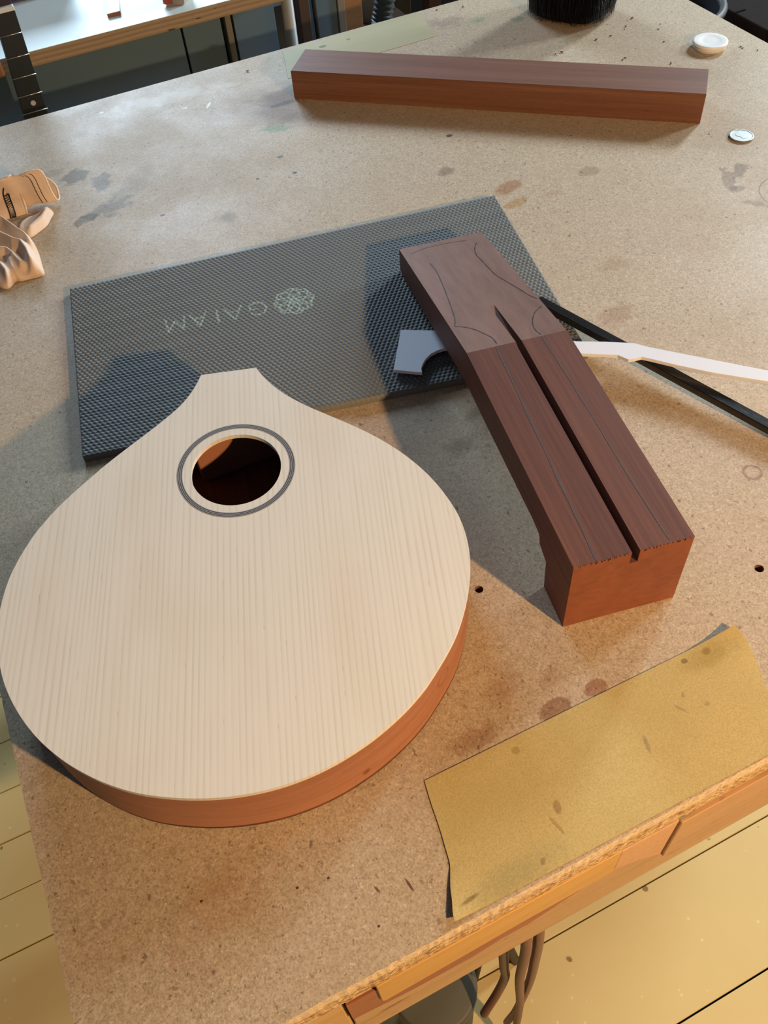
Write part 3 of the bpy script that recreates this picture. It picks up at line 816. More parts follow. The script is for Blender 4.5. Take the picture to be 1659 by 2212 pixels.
# ------------------------------------------------------------------ white template and ebony strip
tg = np.array([0.145, -0.085]); tL = np.linalg.norm(tg); tgr = 0.0057 / tL * tg / tL
def Zt(x, y): return T + 0.0128 + tgr[0] * (x - 0.24) + tgr[1] * (y - 0.49)
TM = [(0.2363, 0.5251), (0.2659, 0.5049), (0.3080, 0.4705), (0.3499, 0.4362), (0.3690, 0.4235), (0.3868, 0.4103), (0.3932, 0.401), (0.4230, 0.3660), (0.4516, 0.3326), (0.5000, 0.2780), (0.4915, 0.2690), (0.4436, 0.3233), (0.416, 0.3517), (0.3983, 0.3731), (0.3866, 0.3885), (0.3820, 0.3940), (0.3759, 0.3952), (0.3717, 0.3966), (0.3679, 0.4053), (0.3468, 0.4204), (0.3050, 0.4500), (0.2689, 0.4772), (0.2647, 0.4812), (0.2562, 0.4850), (0.25, 0.4857), (0.2432, 0.4847), (0.2374, 0.4818), (0.2321, 0.4773), (0.2290, 0.4735), (0.2273, 0.4690), (0.2091, 0.4839)]
m_white = plain('white_foam_board', (0.76, 0.79, 0.86), 0.55, 0.35, var=0.03)
tag(bmobj('neck_template', prism_bm(TM, lambda x, y: Zt(x, y) - 0.0030, Zt, 0.00015, 1), m_white, None, loc=(0.34, 0.43, T + 0.012)), 'white cut-out neck profile template passing under the neck blank to the right edge', 'template')

mN, _, _ = wood('ebony', [(0.3, (0.007, 0.007, 0.008)), (0.5, (0.012, 0.012, 0.013)), (0.75, (0.030, 0.028, 0.024))], math.atan2(-0.94, 0.33), 6, 300, 0.22, 0.6, pore=(0.05, 0.045, 0.035), pk=0.4)
def ebony():
    a, b = Vector((0.3560, 0.5050)), Vector((0.5290, 0.0105))
    a = Vector((0.3575, 0.5000)); d = Vector((0.0672, -0.1920)).normalized(); b = a + d * 0.40
    nrm = Vector((d.y, -d.x))
    nrm = -nrm if nrm.x > 0 else nrm                   # towards lower left
    hw = 0.0088
    bm = bmesh.new(); R = []
    for p, z in ((a, 0.0101), (b, 0.0003)):
        q = p + nrm * hw
        R.append([bm.verts.new((p.x, p.y, T + z)), bm.verts.new((q.x, q.y, T + z)), bm.verts.new((q.x, q.y, T + z + 0.0062)), bm.verts.new((p.x, p.y, T + z + 0.0062))])
    bm.faces.new(R[0]); bm.faces.new(R[1][::-1])
    for k in range(4): bm.faces.new((R[0][k], R[0][(k + 1) % 4], R[1][(k + 1) % 4], R[1][k]))
    bmesh.ops.recalc_face_normals(bm, faces=bm.faces)
    bmesh.ops.bevel(bm, geom=bm.edges[:], offset=0.0005, segments=2, affect='EDGES')
    return bm
tag(bmobj('ebony_strip', ebony(), mN.m, None, loc=(0.40, 0.38, T + 0.01)), 'narrow black ebony strip lying beneath the white template, off the corner of the mat', 'timber strip')

# ------------------------------------------------------------------ sandpaper
def mat_sandpaper():
    n = NT('sandpaper_grit', 0.85, 0.25)
    p = n.pos()
    g = n.noise(p, 1000, 4, 0.75)
    c = n.mix(n.rng(g, 0.3, 0.7), (0.44, 0.34, 0.130), (0.58, 0.46, 0.205))
    big = n.noise(p, 22, 4, 0.6)
    c = n.mix(n.rng(big, 0.4, 0.7, 0, 0.3), c, (0.42, 0.33, 0.12))
    w = n.math('SUBTRACT', n.noise(p, 150, 3), 0.5)
    GY = (0.62, 0.62, 0.80)
    for a in [((0.1360, 0.1290), (0.62, 0.52, 0.50), 0.0055, 0.0028, 70, 0.8, 0.4), ((0.1300, 0.1205), (0.62, 0.50, 0.40), 0.0014, 0.0075, 12, 0.6, 0.5), ((0.2016, 0.1365), GY, 0.0016, 0.0068, -15, 0.8, 0.5),
              ((0.2325, 0.1455), GY, 0.0013, 0.0058, 30, 0.7, 0.5), ((0.2390, 0.1520), GY, 0.0016, 0.0030, -40, 0.7, 0.5), ((0.2480, 0.1410), GY, 0.0022, 0.0018, 0, 0.6, 0.5),
              ((0.2540, 0.1700), (0.45, 0.35, 0.25), 0.0022, 0.0018, 0, 0.8, 0.4), ((0.2700, 0.1690), (0.6, 0.5, 0.3), 0.004, 0.003, 0, 0.7, 0.5), ((0.1330, 0.1680), (0.6, 0.5, 0.3), 0.003, 0.003, 0, 0.6, 0.5),
              ((0.0690, 0.1080), (0.4, 0.38, 0.36), 0.0085, 0.0016, 8, 0.8, 0.6), ((0.098, 0.108), (0.74, 0.80, 0.86), 0.045, 0.014, 0, 0.7, 0.9), ((0.1130, 0.1075), (0.5, 0.45, 0.4), 0.002, 0.003, -40, 0.7, 0.5), ((0.27, 0.166), (0.72, 0.66, 0.45), 0.03, 0.01, 0, 0.6, 0.9)]:
        c = n.stain(c, a[0], a[1], a[2], a[3], a[4], a[5], a[6], w, 1.0)
    n.col(c); n.bump(g, 0.35, 0.0004)
    return n.m
def sandpaper():
    far = [(0.0770, 0.1760), (0.1176, 0.1764), (0.1600, 0.1764), (0.1982, 0.1763), (0.2350, 0.1759), (0.2659, 0.1752), (0.2940, 0.1747)]
    right = [(0.2962, 0.1690), (0.2945, 0.1580), (0.2905, 0.1450), (0.2850, 0.1320), (0.2790, 0.1150), (0.2740, 0.1000)]
    near = [(0.2480, 0.0998), (0.1800, 0.1000), (0.1179, 0.1006), (0.0850, 0.1008), (0.0560, 0.1016)]
    left = [(0.0572, 0.1060), (0.0600, 0.1120), (0.0621, 0.1175), (0.0655, 0.1240), (0.0680, 0.1290), (0.0695, 0.1360), (0.0720, 0.1481), (0.0745, 0.1640)]
    L = catmull([(x, y, 0) for x, y in (near[-1:] + left + far[:1])], 3); Rr = catmull([(x, y, 0) for x, y in ([(0.2740, 0.1000)] + right[::-1][1:] + far[-1:])], 4)
    def at(C, v):
        k = v * (len(C) - 1); i = min(int(k), len(C) - 2); return C[i].lerp(C[i + 1], k - i)
    nu, nv = 60, 24; vs = []; fs = []
    for dz in (0.0006, 0.0001):
        for j in range(nv + 1):
            v = j / nv; a, b = at(L, v), at(Rr, v)
            for i in range(nu + 1):
                u = i / nu; p = a.lerp(b, u)
                y = p.y + (0.0005 * math.sin(u * 19) + 0.0004) * (1 if v > 0.9 else 0) * 0
                lift = 0.0
                lift += 0.0042 * max(0, (u - 0.82) / 0.18) ** 2 * max(0, (v - 0.55) / 0.45)          # far right corner curls up
                lift += 0.0030 * max(0, 1 - u / 0.10) ** 2 * max(0, 1 - v / 0.5)                       # near left edge curls up
                lift += 0.0002 * math.sin(u * 9) * math.sin(v * 3.14)
                vs.append((p.x, y, T + dz + max(0.0, lift)))
    n1 = (nu + 1) * (nv + 1); g = lambda k, i, j: k * n1 + j * (nu + 1) + i
    for j in range(nv):
        for i in range(nu):
            fs.append((g(0, i, j), g(0, i + 1, j), g(0, i + 1, j + 1), g(0, i, j + 1)))
            fs.append((g(1, i, j), g(1, i, j + 1), g(1, i + 1, j + 1), g(1, i + 1, j)))
    for i in range(nu): fs += [(g(0, i, 0), g(1, i, 0), g(1, i + 1, 0), g(0, i + 1, 0)), (g(0, i, nv), g(0, i + 1, nv), g(1, i + 1, nv), g(1, i, nv))]
    for j in range(nv): fs += [(g(0, 0, j), g(0, 0, j + 1), g(1, 0, j + 1), g(1, 0, j)), (g(0, nu, j), g(1, nu, j), g(1, nu, j + 1), g(0, nu, j + 1))]
    return vs, fs
v, f = sandpaper()
tag(pyobj('sandpaper_sheet', v, f, mat_sandpaper(), None, False, loc=(0.18, 0.138, T)), 'torn olive-yellow sandpaper sheet along the front edge of the bench', 'sandpaper')

# ------------------------------------------------------------------ lid, coin
m_lid = NT('translucent_white_plastic', 0.4, 0.45)
m_lid.col((0.86, 0.88, 0.88)); m_lid.b.inputs['Subsurface Weight'].default_value = 0.25
m_lid.b.inputs['Subsurface Radius'].default_value = (0.004, 0.004, 0.004); m_lid.b.inputs['Subsurface Scale'].default_value = 1.0
LX, LY = 0.7862, 0.8125
lid = tag(empty('plastic_lid', (LX, LY, T)), 'round white plastic jar lid at the far right corner of the bench', 'lid')
prof = [(0.0, T + 0.0080), (0.0070, T + 0.00798), (0.0120, T + 0.0080), (0.0126, T + 0.0082), (0.0150, T + 0.0082), (0.0172, T + 0.0084), (0.0192, T + 0.0085), (0.0201, T + 0.0080), (0.0203, T + 0.0064), (0.0201, T + 0.0054), (0.0192, T + 0.0050)]
bmobj('top_disc', lathe_bm(prof, LX, LY, 64), m_lid.m, lid, True)
bmobj('skirt', lathe_bm([(0.0192, T + 0.0056), (0.0189, T + 0.0040), (0.0186, T + 0.0002), (0.0174, T + 0.0002), (0.0176, T + 0.0050)], LX, LY, 64), m_lid.m, lid, True)
CX, CY = 0.6850, 0.6345
m_coin = plain('worn_silver_metal', (0.42, 0.43, 0.42), 0.42, 0.5, 0.9, var=0.05, scale=300, bump=0.06)
coin = tag(empty('coin', (CX, CY, T)), 'silver coin lying on the bench beside the right end of the long beam', 'coin')
rc = 0.0121
bmobj('disc', lathe_bm([(0, T + 0.0019), (rc * 0.86, T + 0.0019), (rc * 0.9, T + 0.0022), (rc * 0.98, T + 0.0022), (rc, T + 0.0020), (rc, T + 0.0004), (rc * 0.98, T + 0.0002), (0, T + 0.0002)], CX, CY, 64), m_coin, coin, False)
rel = catmull([(-0.002, 0.006, 0), (0.001, 0.0068, 0), (0.0036, 0.005, 0), (0.0044, 0.0022, 0), (0.0034, 0.001, 0), (0.0038, -0.001, 0), (0.002, -0.003, 0), (0.0028, -0.006, 0), (-0.003, -0.006, 0), (-0.0028, -0.002, 0), (-0.0046, 0.001, 0), (-0.0044, 0.004, 0)], 4, True)
bmobj('relief', prism_bm([(CX + p.x * 1.05, CY + p.y * 1.05) for p in rel], T + 0.0017, T + 0.00215, 0.0002, 1), m_coin, coin)

# ------------------------------------------------------------------ bench brush
m_brist = NT('black_bristle', 0.45, 0.5); m_brist.col((0.008, 0.009, 0.012))
m_core = plain('black_bristle_mass', (0.006, 0.006, 0.008), 0.9, 0.1)
m_bhandle = plain('black_lacquered_wood', (0.012, 0.012, 0.014), 0.25, 0.5)
brush = tag(empty('bench_brush', (0.708, 0.985, T)), 'black-bristled bench brush standing on its bristles at the far edge', 'brush')
BA = math.atan2(-0.045, 0.02)
def brush_pt(a, b):
    """plan position over the brush's rounded-rectangle face, a, b in -1..1"""
    c0 = Vector((0.7050, 0.9810)); e1 = Vector((0.026, -0.042)) * 0.95; e2 = Vector((0.052, 0.026)) * 0.66
    return c0 + e1 * a + e2 * b
def brush_core():
    bm = bmesh.new(); rings = []
    for z, k in ((0.0025, 0.84), (0.02, 0.93), (0.05, 1.0), (0.085, 0.96), (0.09, 0.9)):
        r = []
        for t in range(40):
            a, b = math.cos(2 * math.pi * t / 40), math.sin(2 * math.pi * t / 40)
            sq = max(abs(a), abs(b)) ** 0.55
            p = brush_pt(a / sq * k, b / sq * k); r.append(bm.verts.new((p.x, p.y, T + z)))
        rings.append(r)
    for A, B in zip(rings, rings[1:]):
        for k in range(40): bm.faces.new((A[k], A[(k + 1) % 40], B[(k + 1) % 40], B[k]))
    bm.faces.new(rings[0][::-1]); bm.faces.new(rings[-1])
    return bm
bmobj('bristle_mass', brush_core(), m_core, brush)
def bristles():
    rb = random.Random(11); vs = []; fs = []
    for i in range(3600):
        while True:
            a, b = rb.uniform(-1, 1), rb.uniform(-1, 1)
            if abs(a) ** 4 + abs(b) ** 4 < 1: break
        if rb.random() < 0.72:
            k = (abs(a) ** 4 + abs(b) ** 4) ** 0.25; a, b = a / k * rb.uniform(0.9, 1.0), b / k * rb.uniform(0.9, 1.0)
        p = brush_pt(a * 0.9, b * 0.9); z0 = rb.uniform(0.03, 0.088)
        q = brush_pt(a * rb.uniform(0.84, 1.10), b * rb.uniform(0.84, 1.10))
        z1 = max(0.0008, z0 - rb.uniform(0.03, 0.05)) if rb.random() < 0.55 else rb.uniform(0.0008, 0.012)
        m = (p + q) / 2 + (p - brush_pt(0, 0)) * 0.10
        w = 0.00028; k0 = len(vs)
        for c, z, ww in ((p, z0, w), (m, (z0 + z1) / 2, w), (q, z1, w * 0.4)):
            for t in (0, 2.094, 4.189): vs.append((c.x + ww * math.cos(t), c.y + ww * math.sin(t), T + z))
        for r in (0, 3):
            for t in range(3): fs.append((k0 + r + t, k0 + r + (t + 1) % 3, k0 + r + 3 + (t + 1) % 3, k0 + r + 3 + t))
        fs.append((k0 + 6, k0 + 7, k0 + 8))
    o = pyobj('bristles', vs, fs, m_brist.m, brush)
    o['kind'] = 'stuff'
bristles()
hp = [brush_pt(math.cos(t) / max(abs(math.cos(t)), abs(math.sin(t))) ** 0.6 * 0.98, math.sin(t) / max(abs(math.cos(t)), abs(math.sin(t))) ** 0.6 * 0.98) for t in [2 * math.pi * k / 32 for k in range(32)]]
bmobj('stock', prism_bm([(p.x, p.y) for p in hp], T + 0.0895, T + 0.108, 0.003, 2), m_bhandle, brush)
bmobj('handle', tube_bm(catmull([(0.712, 0.990, T + 0.10), (0.745, 1.010, T + 0.112), (0.80, 1.035, T + 0.125), (0.86, 1.065, T + 0.135)], 6), [0.011 - 0.003 * math.sin(k / 18 * math.pi) for k in range(19)], 14), m_bhandle, brush, True)

# ------------------------------------------------------------------ sawdust crumbs
m_crumb = plain('wood_crumb', (0.16, 0.085, 0.04), 0.9, 0.1, var=0.4, scale=800)
m_crumbl = plain('pale_wood_crumb', (0.70, 0.58, 0.42), 0.9, 0.1, var=0.3, scale=800)
def crumb_mesh(seed, k):
    rc_ = random.Random(seed); bm = bmesh.new()
    bmesh.ops.create_icosphere(bm, subdivisions=1, radius=1.0)
    for v in bm.verts:
        v.co *= rc_.uniform(0.65, 1.15); v.co = Vector((v.co.x * 0.0018, v.co.y * 0.0010, max(-0.0006, v.co.z * 0.0008)))
    me = bpy.data.meshes.new('wood_crumb'); bm.to_mesh(me); bm.free(); me.materials.append(m_crumb if k else m_crumbl); return me
cm = [crumb_mesh(s, 1) for s in range(4)]; cl = crumb_mesh(9, 0)
for i, (x, y, s) in enumerate([(0.7486, 0.9564, 1), (0.725, 0.9433, 1.0), (0.7150, 0.9520, 0.8), (0.739, 0.9114, 1.2), (0.7330, 0.9060, 0.6), (0.7588, 0.9265, 1.3), (0.6886, 0.9011, 1.2), (0.7085, 0.8998, 1.1), (0.6276, 0.8964, 1.1), (0.6361, 0.8965, 1.4), (0.7768, 0.8934, 0.8), (0.7665, 0.8833, 0.9), (0.7516, 0.8525, 0.9), (0.6846, 0.8413, 0.9), (0.6895, 0.8436, 1.1), (0.7246, 0.8035, 1.2), (0.8163, 0.7928, 1.0), (0.8157, 0.7889, 1.0), (0.8264, 0.776, 0.8), (0.295, 1.0646, 1.2), (0.6008, 1.0757, 1.2), (0.5681, 1.0870, 0.9)]):
    o = bpy.data.objects.new('wood_crumb', cm[i % 4]); COL.objects.link(o)
    o.location = (x, y, T + 0.0008 * s); o.scale = (s, s, s); o.rotation_euler = (0, 0, i * 1.3)
    tag(o, 'tiny dark crumb of wood loose on the far bench top', 'wood crumb', 'dark wood crumbs on the far bench top')
for i, (x, y, s) in enumerate([(0.7539, 0.9575, 0.7), (0.6627, 0.6568, 0.9), (0.8230, 0.7100, 0.6), (0.8010, 0.7020, 0.5)]):
    o = bpy.data.objects.new('wood_chip', cl); COL.objects.link(o)
    o.location = (x, y, T + 0.0008 * s); o.scale = (s, s, s); o.rotation_euler = (0, 0, i * 0.9)
    tag(o, 'tiny pale wood chip loose on the far bench top', 'wood chip', 'pale wood chips on the far bench top')

# ------------------------------------------------------------------ cotton rag
def mat_cloth():
    n = NT('peach_cotton', 0.85, 0.15)
    v = n.pos()
    f = n.noise(v, 1800, 2); b = n.noise(v, 45, 3)
    c = n.mix(f, (0.74, 0.56, 0.42), (0.83, 0.66, 0.52))
    c = n.mix(n.rng(b, 0.5, 0.7, 0, 0.35), c, (0.68, 0.55, 0.50))
    n.col(c); n.bump(f, 0.3, 0.0004)
    n.b.inputs['Sheen Weight'].default_value = 0.2
    return n.m
m_cloth = mat_cloth()
m_thread = plain('black_thread', (0.012, 0.011, 0.010), 0.8, 0.2)
m_thread2 = plain('brown_seam_thread', (0.09, 0.045, 0.022), 0.8, 0.2)
KR = [(-0.0106, 0.8902, 0.003), (-0.0096, 0.8906, 0.008), (-0.0089, 0.8932, 0.014), (-0.0083, 0.901, 0.022), (-0.0064, 0.9006, 0.029), (-0.0019, 0.8997, 0.036), (0.0049, 0.8981, 0.04), (0.0123, 0.8945, 0.042), (0.0171, 0.8931, 0.041), (0.0193, 0.8918, 0.036), (0.0198, 0.8941, 0.026), (0.0205, 0.8972, 0.014), (0.022, 0.897, 0.006), (0.0242, 0.8974, 0.004), (0.0263, 0.9023, 0.006), (0.0272, 0.9095, 0.011), (0.025, 0.9165, 0.015), (0.0212, 0.9204, 0.018)]
cuff = catmull(KR, 5)
def cuff_pt(i, s):
    k = min(max(i, 0), len(cuff) - 1.001); a = int(k); p = cuff[a].lerp(cuff[a + 1], k - a)
    u = k / (len(cuff) - 1)
    sag = 1 - 0.15 * min(1, s / 0.09)
    fold = 0.0012 * math.sin(s * 260 + u * 3) * min(1, s / 0.012) * math.sin(u * math.pi)
    return Vector((p.x - 0.96 * s, p.y + 0.27 * s * u + 0.04 * s + fold, T + max(0.0014, (p.z) * sag + fold * 0.7)))
def sheet(fn, nu, nv, th):
    """a cloth surface with a small thickness from a grid function"""
    bm = bmesh.new()
    g = [[bm.verts.new(fn(i / nu, j / nv)) for j in range(nv + 1)] for i in range(nu + 1)]
    for i in range(nu):
        for j in range(nv): bm.faces.new((g[i][j], g[i + 1][j], g[i + 1][j + 1], g[i][j + 1]))
    bmesh.ops.recalc_face_normals(bm, faces=bm.faces)
    bm.normal_update()
    bmesh.ops.solidify(bm, geom=bm.faces[:], thickness=th)
    return bm
rag = tag(empty('cotton_rag', (-0.015, 0.86, T)), 'crumpled peach cotton rag with black overlock stitching at the left edge', 'rag')
bmc = sheet(lambda u, v: cuff_pt(u * (len(cuff) - 1), v * 0.10), 90, 30, 0.0009)
bmobj('cuff', bmc, m_cloth, rag, True, recalc=False)

def fan(cx, cy, bnd, hfun, name, nr=26, n=4):
    """a crumpled cloth lobe lying on the bench: boundary points, height from a function of x, y, edge distance"""
    B = catmull([(x, y, 0) for x, y in bnd], n, True); m = len(B); vs = [(cx, cy, hfun(cx, cy, 1.0))]; fs = []
    for r in range(1, nr + 1):
        t = r / nr
        for p in B:
            x, y = cx + (p.x - cx) * t, cy + (p.y - cy) * t
            vs.append((x, y, hfun(x, y, 1 - t)))
    for p in B: vs.append((cx + (p.x - cx) * 0.97, cy + (p.y - cy) * 0.97, T + 0.0006))
    for k in range(m): fs.append((0, 1 + k, 1 + (k + 1) % m))
    for r in range(nr):
        for k in range(m):
            a = 1 + r * m; b = a + m
            fs.append((a + k, b + k, b + (k + 1) % m, a + (k + 1) % m))
    return pyobj(name, vs, fs, m_cloth, rag, True)
def seg_d(x, y, a, b):
    ux, uy = b[0] - a[0], b[1] - a[1]; t = max(0, min(1, ((x - a[0]) * ux + (y - a[1]) * uy) / (ux * ux + uy * uy)))
    return math.hypot(x - a[0] - t * ux, y - a[1] - t * uy)
def ridge(x, y, line, w): return max(math.exp(-(seg_d(x, y, a, b) / w) ** 2) for a, b in zip(line, line[1:]))
R1 = [(-0.038, 0.8796), (-0.0328, 0.8715), (-0.0262, 0.8517), (-0.0187, 0.8318), (-0.0158, 0.8192)]
R2 = [(-0.0432, 0.8501), (-0.0365, 0.8378), (-0.0315, 0.8267), (-0.0253, 0.8195), (-0.0226, 0.8031), (-0.0224, 0.7841), (-0.0238, 0.7787)]
R3 = [(-0.0477, 0.8249), (-0.0403, 0.8205), (-0.0364, 0.8102), (-0.0341, 0.7977), (-0.0321, 0.7899)]
R4 = [(-0.041, 0.804), (-0.0405, 0.7883), (-0.0401, 0.7815)]
R5 = [(-0.056, 0.815), (-0.0500, 0.80), (-0.0477, 0.7879), (-0.047, 0.7796)]
def h_main(x, y, d):
    e = min(1.0, d * 4.5); e = math.sqrt(e * (2 - e))
    b = 0.0065 + 0.010 * ridge(x, y, R1, 0.0042) + 0.012 * ridge(x, y, R2, 0.0042) + 0.009 * ridge(x, y, R3, 0.0036) + 0.006 * ridge(x, y, R4, 0.0032) + 0.007 * ridge(x, y, R5, 0.0035)
    b += 0.0005 * math.sin(x * 300 + y * 160 + 2.0 * math.sin(y * 90))
    return T + 0.0010 + e * b
fan(-0.038, 0.825, [(-0.0365, 0.8936), (-0.0331, 0.8884), (-0.0298, 0.8765), (-0.024, 0.8619), (-0.0194, 0.8477), (-0.015, 0.8338), (-0.0141, 0.8204), (-0.0145, 0.8069), (-0.0154, 0.7939), (-0.0162, 0.7801), (-0.0214, 0.7783), (-0.0312, 0.7792), (-0.0385, 0.7803), (-0.043, 0.7824), (-0.0489, 0.7768), (-0.0521, 0.775), (-0.0571, 0.7785), (-0.0633, 0.7918), (-0.0661, 0.8264), (-0.0591, 0.8687), (-0.0462, 0.8914)], h_main, 'crumpled_body', 44, 6)
def h_flap(x, y, d):
    e = min(1.0, d * 7); e = math.sqrt(e * (2 - e))
    return T + 0.0010 + e * (0.0024 + 0.006 * min(1, d * 3) * ridge(x, y, [(-0.016, 0.853), (0.002, 0.868), (0.0125, 0.884)], 0.006))
fan(-0.003, 0.870, [(-0.0117, 0.8846), (-0.0066, 0.8847), (0.0014, 0.8874), (0.0099, 0.8945), (0.0133, 0.8866), (0.0142, 0.8797), (0.0101, 0.872), (0.0034, 0.8611), (-0.0054, 0.8542), (-0.0164, 0.8482), (-0.0194, 0.8578), (-0.0234, 0.8688), (-0.0196, 0.8788)], h_flap, 'loose_flap', 22, 5)
bmobj('hem_edge', tube_bm([cuff_pt(i, 0.0) for i in range(len(cuff))], 0.0010, 8), m_cloth, rag, True)
bmz = bmesh.new()
N = 22; zig = []
mid = sum((Vector((p.x, p.y, T + p.z)) for p in cuff), Vector()) / len(cuff)
def stoff(i, s=0.014):
    di = cuff_pt(i + 0.5, s) - cuff_pt(i - 0.5, s); ds = cuff_pt(i, s + 0.001) - cuff_pt(i, s - 0.001)
    nn = di.cross(ds).normalized()
    c = mid + Vector((-0.96 * s, 0.15 * s, -0.006))
    if nn.dot(cuff_pt(i, s) - c) < 0: nn = -nn
    return nn * 0.0015
for k in range(2 * N + 1):
    i = 1 + 22 * k / (2 * N)
    p = cuff_pt(i, 0.0120 + (0.0050 if k % 2 else 0)); zig.append(p + stoff(i))
tube_bm(zig, 0.00042, 5, bm=bmz)
for s in (0.0118, 0.0172): tube_bm([cuff_pt(1 + 22 * k / 40, s) + stoff(1 + 22 * k / 40, s) for k in range(41)], 0.00055, 5, bm=bmz)
bmobj('overlock_stitching', bmz, m_thread, rag)
for s, m_ in ((0.0085, m_thread), (0.0130, m_thread2)):
    bmobj('inner_seam', tube_bm([cuff_pt(38 + 22 * k / 40, s) + Vector((-0.0011, -0.0012, -0.0003)) for k in range(41)], 0.00034, 5), m_, rag)

# ------------------------------------------------------------------ left background: white-topped worktable
WZ = T - 0.0075
def mat_ply():
    n = NT('plywood_edge', 0.6, 0.3)
    p = n.pos()
    z = n.math('MULTIPLY_ADD', n.noise(n.map(p, scale=(8, 8, 60)), 1.0, 2), 0.003, n.sep(p)[2])
    b = n.math('FRACT', n.math('MULTIPLY', z, 1 / 0.0062))
    c = n.mix(n.rng(b, 0.35, 0.6), (0.27, 0.185, 0.11), (0.345, 0.245, 0.155))
    f = n.noise(n.map(p, scale=(60, 60, 400)), 1.0, 3)
    c = n.mix(n.rng(f, 0.5, 0.75, 0, 0.4), c, (0.20, 0.125, 0.07))
    k = n.noise(n.map(p, scale=(36, 36, 150)), 1.0, 2)
    c = n.mix(n.rng(k, 0.70, 0.76, 0, 0.9), c, (0.05, 0.025, 0.012))
    n.col(c); return n.m
m_wtop = plain('white_painted_board', (0.72, 0.83, 0.82), 0.45, 0.4, var=0.03, scale=12)
wt = tag(empty('side_worktable', (0.15, 1.6, 0)), 'white-topped plywood worktable standing behind the far left bench edge', 'worktable')
box('plywood_core', -0.14, 0.432, 1.300, 1.92, WZ - 0.0193, WZ - 0.0006, mat_ply(), wt, 0.0006)
box('white_surface', -0.14, 0.432, 1.3003, 1.92, WZ - 0.0006, WZ, m_wtop, wt, 0.0)
m_leg = plain('white_painted_steel', (0.30, 0.31, 0.31), 0.4, 0.4)
for x0, y0 in ((0.432, 1.302), (-0.13, 1.302), (0.40, 1.86), (-0.13, 1.86)):
    bmobj('leg', tube_bm([(x0 + 0.009, y0 + 0.012, 0.0), (x0 + 0.009, y0 + 0.012, (WZ - 0.0195) if x0 < 0.43 else WZ + 0.03)], 0.0088, 16), m_leg, wt, True)
m_grey = plain('grey_painted_panel', (0.080, 0.145, 0.225), 0.30, 0.5, var=0.12, scale=6)
m_grey2 = plain('light_grey_trim', (0.17, 0.165, 0.155), 0.5, 0.4)
cab = tag(empty('grey_cabinet', (0.16, 1.60, 0)), 'grey panelled cabinet tucked under the white-topped worktable', 'cabinet')
box('panel', -0.10, 0.285, 1.345, 1.365, 0.0, WZ - 0.0215, m_grey, cab, 0.001)
box('panel', 0.288, 0.346, 1.345, 1.365, 0.0, WZ - 0.0215, m_grey, cab, 0.001)
box('trim_post', 0.351, 0.360, 1.338, 1.365, 0.0, WZ - 0.0215, m_grey2, cab, 0.001)
box('panel', 0.365, 0.430, 1.345, 1.365, 0.0, WZ - 0.0215, m_grey, cab, 0.001)
box('carcass', -0.10, 0.430, 1.366, 1.84, 0.0, WZ - 0.0215, m_dark, cab, 0.001)

m_stick = plain('pale_planed_wood', (0.74, 0.74, 0.68), 0.4, 0.4, var=0.05)
m_stickend = plain('brown_end_grain', (0.26, 0.12, 0.07), 0.8, 0.2)
sx = Vector((-0.20, -0.98)); 
st = tag(empty('wood_stick', (0.205, 1.44, WZ)), 'flat pale wooden stick with brown end lying on the white worktable', 'wood stick')
sq = [(0.1885, 1.3430), (0.2070, 1.3428), (0.2560, 1.5560), (0.2375, 1.5562)]
bmobj('stick_body', prism_bm(sq, WZ + 0.0001, WZ + 0.0052, 0.0003, 1), m_stick, st)
bmobj('end_face', prism_bm([(0.1885, 1.3422), (0.2070, 1.3420), (0.2071, 1.3429), (0.1886, 1.3431)], WZ + 0.0002, WZ + 0.0051), m_stickend, st)
m_carton = plain('printed_carton_red', (0.40, 0.07, 0.04), 0.5, 0.4)
m_carton2 = plain('printed_carton_beige', (0.36, 0.31, 0.27), 0.5, 0.4, var=0.15)
ct = tag(empty('small_carton', (0.286, 1.352, WZ)), 'small red and grey-beige carton at the front edge of the white worktable', 'carton')
def carton():
    bm = bmesh.new()
    lo = [(0.2690, 1.3345), (0.2925, 1.3195), (0.3120, 1.3500), (0.2885, 1.3650)]
    hi = [(0.2660, 1.3365), (0.2975, 1.3165), (0.3180, 1.3480), (0.2870, 1.3680)]
    a = [bm.verts.new((x, y, WZ + 0.0004)) for x, y in lo]; b = [bm.verts.new((x, y, WZ + 0.045)) for x, y in hi]
    bm.faces.new(a[::-1]); bm.faces.new(b)
    for k in range(4): bm.faces.new((a[k], a[(k + 1) % 4], b[(k + 1) % 4], b[k]))
    bmesh.ops.recalc_face_normals(bm, faces=bm.faces)
    bmesh.ops.bevel(bm, geom=bm.edges[:], offset=0.0012, segments=2, affect='EDGES')
    return bm
bmobj('box', carton(), m_carton2, ct)
bmobj('red_panel', prism_bm([(0.2672, 1.3342), (0.2785, 1.3268), (0.2788, 1.3276), (0.2676, 1.3350)], WZ + 0.003, WZ + 0.044), m_carton, ct)
m_purple = plain('purple_fabric', (0.065, 0.035, 0.19), 0.8, 0.2, var=0.25, scale=200)
m_purple2 = plain('dark_case_lining', (0.05, 0.042, 0.05), 0.8, 0.2)
pb = tag(empty('purple_case', (0.03, 1.545, WZ)), 'dark case with purple cloth side behind the fretted neck on the white worktable', 'case')
box('case_body', -0.12, 0.170, 1.478, 1.66, WZ + 0.0003, WZ + 0.085, m_purple2, pb, 0.004)
box('purple_band', 0.060, 0.166, 1.4715, 1.4785, WZ + 0.003, WZ + 0.080, m_purple, pb, 0.002)

